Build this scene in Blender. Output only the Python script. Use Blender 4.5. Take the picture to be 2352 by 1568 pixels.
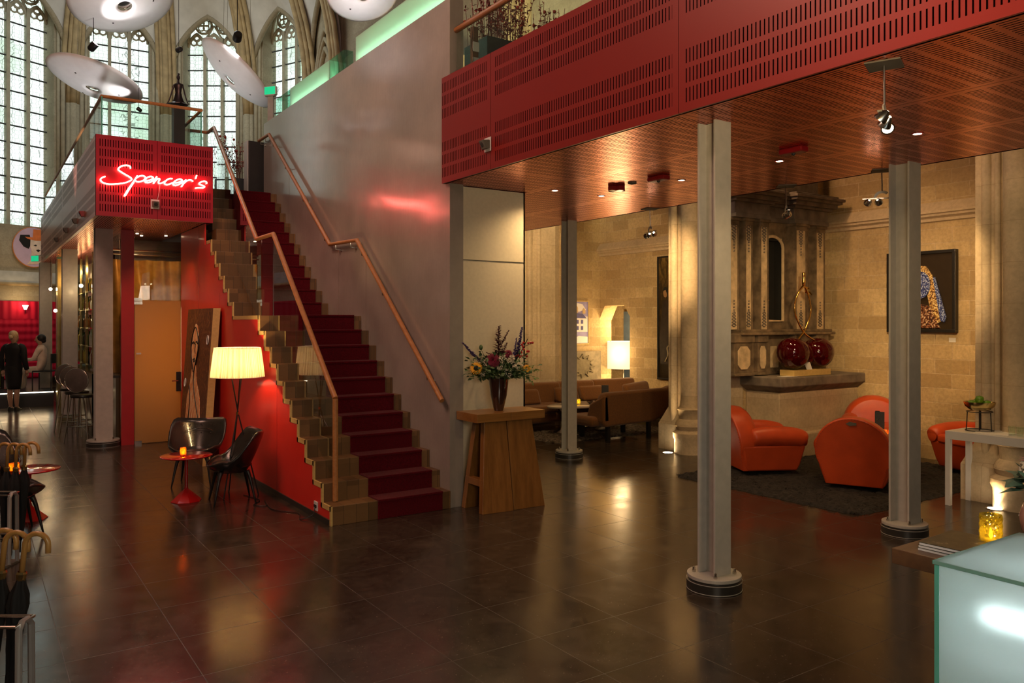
import bpy, math, random
from mathutils import Vector, Matrix
S = bpy.context.scene
for o in list(bpy.data.objects): bpy.data.objects.remove(o)
PI = math.pi
# ---------------- camera, world, exposure ----------------
cam = bpy.data.objects.new('camera', bpy.data.cameras.new('camera'))
S.collection.objects.link(cam); S.camera = cam
cam.location = (0, 0, 1.9); cam.rotation_euler = (PI/2, 0, -math.atan(1236/1818))
cam.data.sensor_width = 36; cam.data.lens = 36*1818/2352; cam.data.shift_y = -44/2352
cam.data.clip_start = 0.05; cam.data.clip_end = 200
S.view_settings.view_transform = 'Standard'; S.view_settings.look = 'None'
S.view_settings.gamma = 1; S.view_settings.use_curve_mapping = False
S.view_settings.exposure = 0.0
W = bpy.data.worlds.new('sky'); S.world = W; W.use_nodes = True
wn = W.node_tree; bg = wn.nodes['Background']
_t = wn.nodes.new('ShaderNodeTexCoord'); _n = wn.nodes.new('ShaderNodeTexNoise'); _r = wn.nodes.new('ShaderNodeValToRGB')
_n.inputs['Scale'].default_value = 9; _n.inputs['Detail'].default_value = 4
_r.color_ramp.elements[0].position = .40; _r.color_ramp.elements[0].color = (.50, .66, .52, 1)
_r.color_ramp.elements[1].position = .56; _r.color_ramp.elements[1].color = (.90, 1, .97, 1)
wn.links.new(_t.outputs['Generated'], _n.inputs['Vector']); wn.links.new(_n.outputs['Fac'], _r.inputs['Fac'])
wn.links.new(_r.outputs['Color'], bg.inputs['Color']); bg.inputs['Strength'].default_value = 1.6

def light(kind, name, loc, power, col, target=None, size=.1, angle=60, blend=.6, sy=None):
    d = bpy.data.lights.new(name, kind); d.energy = power; d.color = col
    if kind == 'AREA':
        d.size = size
        if sy: d.shape = 'RECTANGLE'; d.size_y = sy
    else: d.shadow_soft_size = size
    if kind == 'SPOT': d.spot_size = math.radians(angle); d.spot_blend = blend
    o = bpy.data.objects.new(name, d); S.collection.objects.link(o); o.location = loc
    if target is not None:
        o.rotation_euler = (Vector(target)-Vector(loc)).to_track_quat('-Z', 'Y').to_euler()
    return o
WARM = (1, .56, .22); WARM2 = (1, .66, .31); COOL = (.80, .92, 1)
# daylight assumed from unseen openings behind the camera and at left, then added fills
light('AREA', 'assumed_rear_daylight', (1.0, -2.5, 2.4), 16, (.80, 1, .92), (1.0, 3, 1.6), 2.6, sy=2.6)
light('AREA', 'assumed_left_daylight', (-1.3, 7.5, 8.5), 28, (.95, .82, 1), (4, 10, 2.5), 4.5, sy=4)
light('AREA', 'wall_fill', (-1.3, 6.5, 7.2), 330, (1, .52, .36), (4.0, 9.6, 3.2), 2.6, sy=2.6)  # warm fill added to pinken the concrete wall; no lamp stands there
light('SPOT', 'stair_fill', (2.6, 7.6, 8.5), 330, (1, .60, .42), (3.4, 10.8, 2.5), .25, 40, 1)  # spot without a fitting, added to brighten the upper flight
light('AREA', 'apse_daylight', (3.2, 21.5, 12.3), 300, (.95, 1, .95), (3.4, 21.9, 0), 4, sy=4)

# ---------------- node helper ----------------
class NT:
    def __init__(s, name):
        s.m = bpy.data.materials.new(name); s.m.use_nodes = True
        s.t = s.m.node_tree; s.b = s.t.nodes['Principled BSDF']; s.out = s.t.nodes['Material Output']
    def n(s, typ, **kw):
        x = s.t.nodes.new(typ)
        for k, v in kw.items(): setattr(x, k, v)
        return x
    def l(s, a, b): s.t.links.new(a, b)
    def put(s, sock, v):
        if isinstance(v, (int, float)): sock.default_value = v
        elif isinstance(v, (tuple, list)): sock.default_value = v if len(v) != 3 or sock.type == 'VECTOR' else (*v, 1)
        else: s.l(v, sock)
    def op(s, o, a, b=0, c=0):
        x = s.n('ShaderNodeMath', operation=o)
        s.put(x.inputs[0], a); s.put(x.inputs[1], b); s.put(x.inputs[2], c); return x.outputs[0]
    def mix(s, f, a, b):
        x = s.n('ShaderNodeMix', data_type='RGBA'); s.put(x.inputs[0], f); s.put(x.inputs[6], a); s.put(x.inputs[7], b); return x.outputs[2]
    def pos(s):
        g = s.n('ShaderNodeNewGeometry'); x = s.n('ShaderNodeSeparateXYZ'); s.l(g.outputs['Position'], x.inputs[0])
        return g.outputs['Position'], x.outputs[0], x.outputs[1], x.outputs[2]
    def objpos(s):
        g = s.n('ShaderNodeTexCoord'); x = s.n('ShaderNodeSeparateXYZ'); s.l(g.outputs['Object'], x.inputs[0])
        return g.outputs['Object'], x.outputs[0], x.outputs[1], x.outputs[2]
    def vec(s, x, y, z):
        c = s.n('ShaderNodeCombineXYZ'); s.put(c.inputs[0], x); s.put(c.inputs[1], y); s.put(c.inputs[2], z); return c.outputs[0]
    def noise(s, v, scale, detail=4, rough=.5):
        x = s.n('ShaderNodeTexNoise'); s.l(v, x.inputs['Vector']); x.inputs['Scale'].default_value = scale
        x.inputs['Detail'].default_value = detail; x.inputs['Roughness'].default_value = rough; return x.outputs['Fac']
    def ramp(s, f, *st):
        x = s.n('ShaderNodeValToRGB'); s.l(f, x.inputs[0]); e = x.color_ramp.elements
        while len(e) < len(st): e.new(.5)
        for i, (p, c) in enumerate(st):
            e[i].position = p; e[i].color = (*c, 1) if len(c) == 3 else c
        return x.outputs[0]
    def bump(s, h, st=.3, dist=.01):
        x = s.n('ShaderNodeBump'); s.l(h, x.inputs['Height']); x.inputs['Strength'].default_value = st
        x.inputs['Distance'].default_value = dist; s.l(x.outputs[0], s.b.inputs['Normal'])
    def set(s, **k):
        for a, v in k.items(): s.put(s.b.inputs[a.replace('_', ' ')], v)
        return s
def hexc(*c): return tuple(c)

def pmat(name, col, rough=.5, metal=0, var=.15, scale=8, bump=0, bscale=60, coat=0, spec=.5, stretch=None, **kw):
    n = NT(name); v, x, y, z = n.objpos()
    if stretch: 
        mp = n.n('ShaderNodeMapping'); n.l(v, mp.inputs[0]); mp.inputs['Scale'].default_value = stretch; v = mp.outputs[0]
    f = n.noise(v, scale)
    a = tuple(max(0, c*(1-var)) for c in col); b = tuple(min(1, c*(1+var)) for c in col)
    n.set(Base_Color=n.ramp(f, (.3, a), (.7, b)), Roughness=rough, Metallic=metal, Coat_Weight=coat, Specular_IOR_Level=spec)
    n.b.inputs['Coat Roughness'].default_value = .08
    if bump: n.bump(n.noise(v, bscale), bump, .005)
    for k, vv in kw.items(): n.set(**{k: vv})
    return n.m
def emat(name, col, st, base=None):
    n = NT(name); n.set(Base_Color=base or col, Emission_Color=col, Emission_Strength=st, Roughness=.5); return n.m
def glassmat(name, col=(1, 1, 1), rough=.0, alpha=.12, tint=None):
    # thin architectural pane: mostly clear, with real reflections
    n = NT(name); t = n.n('ShaderNodeBsdfTransparent'); t.inputs[0].default_value = (*col, 1)
    g = n.n('ShaderNodeBsdfGlossy'); g.inputs['Roughness'].default_value = rough
    f = n.n('ShaderNodeFresnel'); f.inputs[0].default_value = 1.5
    geo = n.n('ShaderNodeNewGeometry'); ff = n.op('MULTIPLY', n.op('MULTIPLY_ADD', f.outputs[0], 1.6, alpha*.2), n.op('SUBTRACT', 1, geo.outputs['Backfacing']))
    m = n.n('ShaderNodeMixShader'); n.l(ff, m.inputs[0]); n.l(t.outputs[0], m.inputs[1]); n.l(g.outputs[0], m.inputs[2])
    n.l(m.outputs[0], n.out.inputs[0]); return n.m
def frostmat(name, col, rough=.4, mixd=.5, emit=0):
    # frosted or dyed glass: translucent + diffuse + soft gloss
    n = NT(name); a = n.n('ShaderNodeBsdfTranslucent'); a.inputs[0].default_value = (*col, 1)
    d = n.n('ShaderNodeBsdfDiffuse'); d.inputs[0].default_value = (*col, 1)
    m = n.n('ShaderNodeMixShader'); m.inputs[0].default_value = mixd; n.l(a.outputs[0], m.inputs[1]); n.l(d.outputs[0], m.inputs[2])
    g = n.n('ShaderNodeBsdfGlossy'); g.inputs['Roughness'].default_value = rough
    f = n.n('ShaderNodeFresnel'); f.inputs[0].default_value = 1.45
    m2 = n.n('ShaderNodeMixShader'); n.l(f.outputs[0], m2.inputs[0]); n.l(m.outputs[0], m2.inputs[1]); n.l(g.outputs[0], m2.inputs[2])
    n.l(m2.outputs[0], n.out.inputs[0]); return n.m

# ---------------- materials ----------------
def stone(name, c1, c2, mort, bw=.46, bh=.2, st=.5, msz=.006, ax=(1, 1), dirt=.5):
    n = NT(name); v, x, y, z = n.pos()
    u = n.op('ADD', n.op('MULTIPLY', x, ax[0]), n.op('MULTIPLY', y, ax[1]))
    br = n.n('ShaderNodeTexBrick'); 
    wv = n.noise(v, 2.2, 3)
    zz = n.op('ADD', z, n.op('MULTIPLY', n.noise(v, 5, 2), .012))
    n.l(n.vec(n.op('ADD', u, n.op('MULTIPLY', wv, .05)), zz, 0), br.inputs['Vector'])
    br.inputs['Scale'].default_value = 1; br.inputs['Brick Width'].default_value = bw; br.inputs['Row Height'].default_value = bh
    br.inputs['Mortar Size'].default_value = msz; br.inputs['Mortar Smooth'].default_value = .4; br.inputs['Bias'].default_value = 0
    br.inputs['Color1'].default_value = (*c1, 1); br.inputs['Color2'].default_value = (*c2, 1); br.inputs['Mortar'].default_value = (*mort, 1)
    f = n.noise(v, 1.7, 6, .65); g = n.noise(v, 22, 5, .6)
    c = n.mix(n.op('MULTIPLY', n.ramp(f, (.38, (1, 1, 1)), (.62, (0, 0, 0))), dirt), br.outputs['Color'], tuple(k*.55 for k in c1))
    c = n.mix(n.op('MULTIPLY', n.ramp(g, (.35, (1, 1, 1)), (.6, (0, 0, 0))), .35), c, tuple(k*.6 for k in c2))
    n.set(Base_Color=c, Roughness=.9, Specular_IOR_Level=.2)
    h = n.op('ADD', n.op('MULTIPLY', br.outputs['Fac'], -1.0), n.op('MULTIPLY', g, .8)); n.bump(h, st, .012)
    return n.m
M = {}
M['stone'] = stone('marl_stone', (.68, .52, .28), (.44, .31, .15), (.74, .60, .38), st=.8)
M['stone_pier'] = stone('pier_stone', (.66, .53, .36), (.56, .44, .28), (.44, .34, .22), .7, .42, .4, .003)
M['stone_apse'] = stone('apse_stone', (.42, .37, .27), (.34, .29, .20), (.30, .26, .19), .8, .38, .3, .004)
M['stone_dark'] = pmat('bluestone', (.17, .14, .11), .8, var=.4, scale=6, bump=.4, bscale=30)
M['retable'] = pmat('carved_marl', (.17, .12, .07), .75, var=.5, scale=7, bump=.5, bscale=26)
M['retable_light'] = pmat('pilaster_marl', (.58, .44, .26), .7, var=.28, scale=9, bump=.4, bscale=40)
M['vault'] = pmat('vault_plaster', (.62, .62, .60), .9, var=.08, scale=3, bump=.2)
M['rib'] = pmat('rib_stone', (.38, .29, .16), .85, var=.25, scale=4, bump=.2)
M['nicheblack'] = pmat('niche_shadow', (.012, .012, .01), .9)  # shade of the niche put into the colour; also plain black paint

# floor
n = NT('polished_hardstone'); v, x, y, z = n.pos()
def tl(c, o, p=.6, w=.0026):
    f = n.op('FRACT', n.op('DIVIDE', n.op('SUBTRACT', c, o), p)); d = n.op('MINIMUM', f, n.op('SUBTRACT', 1, f))
    return n.op('LESS_THAN', d, w/p)
j = n.op('MAXIMUM', tl(x, 5.22), tl(y, 3.26))
cell = n.vec(n.op('FLOOR', n.op('DIVIDE', n.op('SUBTRACT', x, 5.22), .6)), n.op('FLOOR', n.op('DIVIDE', n.op('SUBTRACT', y, 3.26), .6)), 0)
wn_ = n.n('ShaderNodeTexWhiteNoise'); n.l(cell, wn_.inputs[0])
f1 = n.noise(v, 3.2, 8, .68); f2 = n.noise(v, 55, 3, .6)
c = n.ramp(f1, (.30, (.014, .011, .009)), (.52, (.027, .020, .015)), (.72, (.066, .049, .034)))
c = n.mix(n.op('MULTIPLY', wn_.outputs['Value'], .35), c, (.030, .023, .018))
c = n.mix(n.op('MULTIPLY', n.ramp(n.noise(v, 17, 6, .75), (.42, (0, 0, 0)), (.68, (1, 1, 1))), .55), c, (.075, .055, .038))
c = n.mix(n.ramp(f2, (.64, (0, 0, 0)), (.72, (.6, .6, .6))), c, (.20, .16, .12))
c = n.mix(n.op('MULTIPLY', j, .45), c, (.070, .055, .040))
rr = n.op('MULTIPLY_ADD', f1, .26, .06)
n.set(Base_Color=c, Roughness=n.op('MAXIMUM', rr, n.op('MULTIPLY', j, .45)), Specular_IOR_Level=.6)
n.bump(n.op('SUBTRACT', n.op('MULTIPLY', f2, .25), j), .08, .002); M['floor'] = n.m

# red perforated metal, slots vertical (axis ax along the panel) ; rows measured up from zb
def slotmat(name, col, axis, a0, L, marg, zb=3.325, rough=.38, coat=.12):
    n = NT(name); v, x, y, z = n.pos(); a = x if axis == 'x' else y
    s = n.op('SUBTRACT', n.op('FRACT', n.op('DIVIDE', a, .032)), .5); s = n.op('LESS_THAN', n.op('ABSOLUTE', s), .15)
    h = n.op('SUBTRACT', z, zb); rows = None
    for k in (.061, .193, .325, .665, .797, .929):
        q = n.op('LESS_THAN', n.op('ABSOLUTE', n.op('SUBTRACT', h, k+.0485)), .0485)
        rows = q if rows is None else n.op('MAXIMUM', rows, q)
    f = n.op('FRACT', n.op('DIVIDE', n.op('SUBTRACT', a, a0), L)); e = n.op('MINIMUM', f, n.op('SUBTRACT', 1, f))
    k = n.op('MULTIPLY', n.op('MULTIPLY', s, rows), n.op('GREATER_THAN', e, marg/L))
    k = n.op('MAXIMUM', k, n.op('LESS_THAN', e, .0022/L))
    nz = n.noise(v, 2.5, 5, .7)
    c = n.mix(n.op('MULTIPLY', nz, .25), col, tuple(q*.7 for q in col))
    n.set(Base_Color=n.mix(k, c, (.004, .001, .001)), Roughness=n.op('MAXIMUM', n.op('MULTIPLY', k, .9), rough), Specular_IOR_Level=n.op('MULTIPLY', n.op('SUBTRACT', 1, k), .5), Coat_Weight=n.op('MULTIPLY', n.op('SUBTRACT', 1, k), coat), Coat_Roughness=.2)
    n.bump(n.op('MULTIPLY', k, -1.0), .5, .004)
    return n.m
RED = (.21, .007, .004)
M['fascia'] = slotmat('fascia_red_slotted', RED, 'y', 1.45, 2.38, .06)
M['box_front'] = slotmat('platform_front_red_slotted', (.34, .010, .028), 'x', 1.34, .76, .045)
M['box_side'] = slotmat('platform_side_slotted', (.50, .17, .12), 'y', 11.84, 2.38, .06, rough=.34, coat=.1)
n = NT('soffit_red_slotted'); v, x, y, z = n.pos()
sx_ = n.op('LESS_THAN', n.op('ABSOLUTE', n.op('SUBTRACT', n.op('FRACT', n.op('DIVIDE', x, .032)), .5)), .155)
sy_ = n.op('LESS_THAN', n.op('ABSOLUTE', n.op('SUBTRACT', n.op('FRACT', n.op('DIVIDE', y, .132)), .5)), .37)
def pj(c, o, L, m):
    f = n.op('FRACT', n.op('DIVIDE', n.op('SUBTRACT', c, o), L)); return n.op('MINIMUM', f, n.op('SUBTRACT', 1, f))
ex = pj(x, 3.98, 1.05, 0); ey = pj(y, 1.45, 2.38, 0)
k = n.op('MULTIPLY', n.op('MULTIPLY', sx_, sy_), n.op('MULTIPLY', n.op('GREATER_THAN', ex, .05), n.op('GREATER_THAN', ey, .022)))
k = n.op('MAXIMUM', k, n.op('MAXIMUM', n.op('LESS_THAN', ex, .0025), n.op('LESS_THAN', ey, .001)))
n.set(Base_Color=n.mix(k, (.66, .115, .035), (.006, .001, .0005)), Roughness=n.op('MULTIPLY_ADD', k, .6, .25), Metallic=n.op('MULTIPLY_ADD', k, -.75, .75), Specular_IOR_Level=n.op('MULTIPLY_ADD', k, -.5, .6))
M['soffit'] = n.m
M['red_paint'] = pmat('red_wall_paint', (.64, .024, .016), .42, var=.08, scale=2, coat=.15)
M['red_dark'] = pmat('dark_red_paint', (.22, .006, .010), .4, coat=.2)
M['red_lacquer'] = pmat('red_lacquer', (.42, .010, .010), .12, var=.04, coat=1)
M['carpet'] = pmat('red_carpet', (.085, .0015, .006), .95, var=.35, scale=90, bump=.8, bscale=260, spec=.1, Sheen_Weight=.08)
n = NT('oak_blocks'); v, x, y, z = n.pos()
cx = n.op('FLOOR', n.op('DIVIDE', x, .125)); cr = n.op('FLOOR', n.op('DIVIDE', n.op('ADD', z, n.op('MULTIPLY', y, .8)), .18))
w_ = n.n('ShaderNodeTexWhiteNoise'); n.l(n.vec(cx, cr, 0), w_.inputs[0])
fx = n.op('FRACT', n.op('DIVIDE', x, .125)); ed = n.op('LESS_THAN', n.op('MINIMUM', fx, n.op('SUBTRACT', 1, fx)), .015)
mp = n.n('ShaderNodeMapping'); n.l(v, mp.inputs[0]); mp.inputs['Scale'].default_value = (14, 14, 70)
g = n.noise(mp.outputs[0], 2.2, 5)
c = n.mix(w_.outputs['Value'], (.22, .118, .045), (.10, .052, .019)); c = n.mix(n.op('MULTIPLY', g, .55), c, (.11, .06, .026)); c = n.mix(ed, c, (.035, .02, .01))
n.set(Base_Color=c, Roughness=.42, Specular_IOR_Level=.4); n.bump(n.op('ADD', n.op('MULTIPLY', ed, -1), n.op('MULTIPLY', g, .3)), .25, .004); M['oak_block'] = n.m
def wood(name, a, b, rough=.4, axis=2, coat=.1, scale=3):
    n = NT(name); v, x, y, z = n.objpos(); mp = n.n('ShaderNodeMapping'); n.l(v, mp.inputs[0])
    s = [9, 9, 9]; s[axis] = .6; mp.inputs['Scale'].default_value = s
    g = n.noise(mp.outputs[0], scale, 6, .65); h = n.noise(mp.outputs[0], scale*7, 3)
    c = n.mix(n.op('MULTIPLY', h, .4), n.ramp(g, (.3, a), (.7, b)), tuple(k*.55 for k in a))
    n.set(Base_Color=c, Roughness=rough, Coat_Weight=coat, Coat_Roughness=.2); n.bump(h, .12, .003); return n.m
M['oak_trim'] = wood('pale_oak_edge', (.60, .42, .14), (.74, .54, .20), .45, 1)
M['oak_rail'] = wood('oak_handrail', (.36, .14, .04), (.54, .25, .08), .5, 1, .05)
M['oak_table'] = wood('oak_console', (.17, .068, .013), (.34, .15, .036), .38, 2, .25, 2)
M['oak_table_top'] = wood('oak_console_top', (.20, .085, .018), (.34, .16, .04), .35, 0, .25, 2)
M['dark_wood'] = wood('walnut_desk', (.11, .05, .022), (.17, .085, .035), .4, 0, .2)
# concrete wall: polished stucco with vertical trowel streaks
n = NT('polished_concrete'); v, x, y, z = n.pos()
f = n.noise(v, 1.1, 7, .62); g = n.noise(v, 40, 4)
mp = n.n('ShaderNodeMapping'); n.l(v, mp.inputs[0]); mp.inputs['Scale'].default_value = (20, 20, 2.2); st = n.noise(mp.outputs[0], 2.2, 4, .6)
c = n.ramp(f, (.28, (.24, .215, .19)), (.5, (.32, .285, .25)), (.72, (.41, .365, .32)))
n.set(Base_Color=n.mix(n.op('MULTIPLY', g, .2), c, (.20, .18, .16)), Roughness=n.op('MULTIPLY_ADD', f, .15, .26), Specular_IOR_Level=.55, Coat_Weight=1, Coat_Roughness=.13, Coat_IOR=1.65)
def vj(y0): return n.op('LESS_THAN', n.op('ABSOLUTE', n.op('SUBTRACT', y, y0)), .003)
n.bump(n.op('ADD', n.op('MULTIPLY', st, 1), n.op('MULTIPLY', f, 1.0)), .22, .010); M['concrete'] = n.m
M['white_wall'] = pmat('cream_wall', (.62, .55, .42), .6, var=.04, scale=30)
M['steel_paint'] = pmat('grey_painted_steel', (.40, .385, .35), .42, var=.07, scale=14, coat=.1, bump=.04)
M['steel_dark'] = pmat('black_foot_ring', (.03, .028, .025), .35)
M['chrome'] = pmat('brushed_steel', (.62, .60, .56), .22, 1, var=.05)
M['black'] = pmat('black_metal', (.012, .012, .012), .4)
M['black_plastic'] = pmat('black_plastic', (.02, .02, .022), .5)
M['leather_black'] = pmat('black_leather', (.016, .015, .014), .24, var=.2, scale=30, bump=.15, bscale=120, coat=.2)
M['leather'] = pmat('orange_red_leather', (.54, .068, .016), .38, var=.12, scale=5, bump=.22, bscale=110, coat=.08)
M['stud'] = pmat('leather_studs', (.30, .03, .01), .35)
M['worn'] = pmat('worn_patch', (.10, .09, .075), .8)
M['sofa'] = pmat('rust_wool', (.15, .055, .009), .95, var=.2, scale=70, bump=.5, bscale=220, Sheen_Weight=.2)
M['rug'] = pmat('charcoal_shag', (.016, .014, .012), 1, var=.9, scale=26, bump=1, bscale=55)
M['rug_brown'] = pmat('brown_shag', (.10, .075, .055), 1, var=.9, scale=26, bump=1, bscale=55)
M['marble'] = pmat('pale_marble', (.60, .53, .45), .2, var=.15, scale=5, coat=.4)
M['bronze'] = pmat('brown_glass_vase', (.035, .013, .007), .08, var=.3, scale=3, coat=1)
M['gold'] = pmat('polished_gold', (.85, .55, .16), .15, 1, var=.04)
M['brass'] = pmat('brass_frame', (.60, .48, .22), .2, 1, var=.1)
M['cherry'] = pmat('cherry_lacquer', (.045, .0006, .002), .05, var=.1, coat=.25)
M['green'] = pmat('leaf_green', (.035, .075, .020), .55, var=.6, scale=30)
M['green_light'] = pmat('leaf_green_pale', (.12, .21, .05), .55, var=.4, scale=30)
M['euca'] = pmat('eucalyptus_leaf', (.05, .11, .075), .55, var=.4, scale=30)
M['stem'] = pmat('stem_brown', (.05, .035, .02), .7)
M['apple'] = pmat('green_apple', (.13, .28, .02), .25, var=.25, scale=9, coat=.3)
M['white_steel'] = pmat('white_steel', (.62, .61, .60), .3, var=.03)
M['white_plastic'] = pmat('white_plastic', (.62, .62, .62), .4, var=.03)
M['paper'] = pmat('paper', (.72, .70, .66), .8, var=.05)
M['skin'] = pmat('skin', (.50, .30, .20), .5, var=.06)
M['blonde'] = pmat('blonde_hair', (.55, .40, .22), .6, var=.3, scale=60)
M['blackhair'] = pmat('black_hair', (.012, .010, .010), .5)
M['suit'] = pmat('black_suit', (.008, .008, .009), .8)
M['beige_shirt'] = pmat('beige_shirt', (.74, .60, .50), .8)
M['clear'] = glassmat('clear_glass', (.95, 1, .97))
M['clear_green'] = glassmat('green_edge_glass', (.70, .93, .84))
M['acrylic'] = glassmat('clear_acrylic', (1, .95, .95))
M['glass_edge'] = pmat('glass_edge_green', (.10, .42, .34), .15, var=.05, coat=.5)
n = NT('frosted_desk_glass'); v, x, y, z = n.pos(); rf = n.n('ShaderNodeBsdfRefraction'); rf.inputs['Color'].default_value = (.90, .99, .98, 1); rf.inputs['Roughness'].default_value = .62; rf.inputs['IOR'].default_value = 1.3
tl_ = n.n('ShaderNodeBsdfTranslucent'); tl_.inputs[0].default_value = (.90, .98, .97, 1); df_ = n.n('ShaderNodeBsdfDiffuse'); df_.inputs[0].default_value = (.48, .60, .60, 1)
m1 = n.n('ShaderNodeMixShader'); m1.inputs[0].default_value = .45; n.l(tl_.outputs[0], m1.inputs[1]); n.l(df_.outputs[0], m1.inputs[2])
m2 = n.n('ShaderNodeMixShader'); m2.inputs[0].default_value = .55; n.l(m1.outputs[0], m2.inputs[1]); n.l(rf.outputs[0], m2.inputs[2]); n.l(m2.outputs[0], n.out.inputs[0]); M['frost_desk'] = n.m
M['frost_green'] = frostmat('frosted_green_glass', (.70, .95, .80), .35, .4)
M['neon'] = emat('neon_tube', (1, .17, .13), 30)
M['handle_wood'] = wood('umbrella_handle_wood', (.46, .23, .06), (.62, .36, .11), .35, 2, .3)
M['aluminium'] = pmat('matt_aluminium', (.50, .50, .50), .35, .6, var=.05)
M['bulb'] = emat('lamp_bulb', (1, .80, .52), 25)
M['flame'] = emat('candle_flame', (1, .55, .12), 18)
M['wax'] = pmat('candle_wax', (.8, .7, .5), .6)
M['exit_green'] = emat('exit_green', (.01, .55, .24), .9)
M['strip'] = emat('led_strip', (1, .88, .66), 7)
M['tube'] = emat('fluorescent_tube', (.94, 1, 1), 60)
def votmat(name, col):
    n = NT(name); v, x, y, z = n.objpos(); vo = n.n('ShaderNodeTexVoronoi'); n.l(v, vo.inputs['Vector']); vo.inputs['Scale'].default_value = 60
    t = n.n('ShaderNodeBsdfTransparent'); t.inputs[0].default_value = (*col, 1); tr = n.n('ShaderNodeBsdfTranslucent'); tr.inputs[0].default_value = (*col, 1)
    g = n.n('ShaderNodeBsdfGlossy'); g.inputs[1].default_value = .05; b = n.n('ShaderNodeBump'); n.l(vo.outputs[0], b.inputs['Height']); b.inputs['Distance'].default_value = .006; n.l(b.outputs[0], g.inputs['Normal'])
    m = n.n('ShaderNodeMixShader'); n.l(n.ramp(vo.outputs[0], (.15, (.04, .04, .04)), (.5, (.26, .26, .26))), m.inputs[0]); n.l(t.outputs[0], m.inputs[1]); n.l(tr.outputs[0], m.inputs[2])
    m2 = n.n('ShaderNodeMixShader'); m2.inputs[0].default_value = .16; n.l(m.outputs[0], m2.inputs[1]); n.l(g.outputs[0], m2.inputs[2]); n.l(m2.outputs[0], n.out.inputs[0]); return n.m
M['amber'] = votmat('amber_votive_glass', (.85, .34, .05)); M['yellowglass'] = votmat('yellow_votive_glass', (.72, .66, .16))
M['planter'] = pmat('black_planter', (.045, .052, .062), .5)
M['projector_lens'] = emat('projector_lens', (1, .85, .95), 3)
M['dried'] = pmat('dried_flowers_burgundy', (.20, .035, .035), .8, var=.8, scale=20)
M['dried_pink'] = pmat('dried_flowers_pink', (.48, .33, .28), .8, var=.3, scale=20)
M['dried_red'] = pmat('dried_flowers_red', (.32, .04, .02), .8, var=.3, scale=20)
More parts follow.
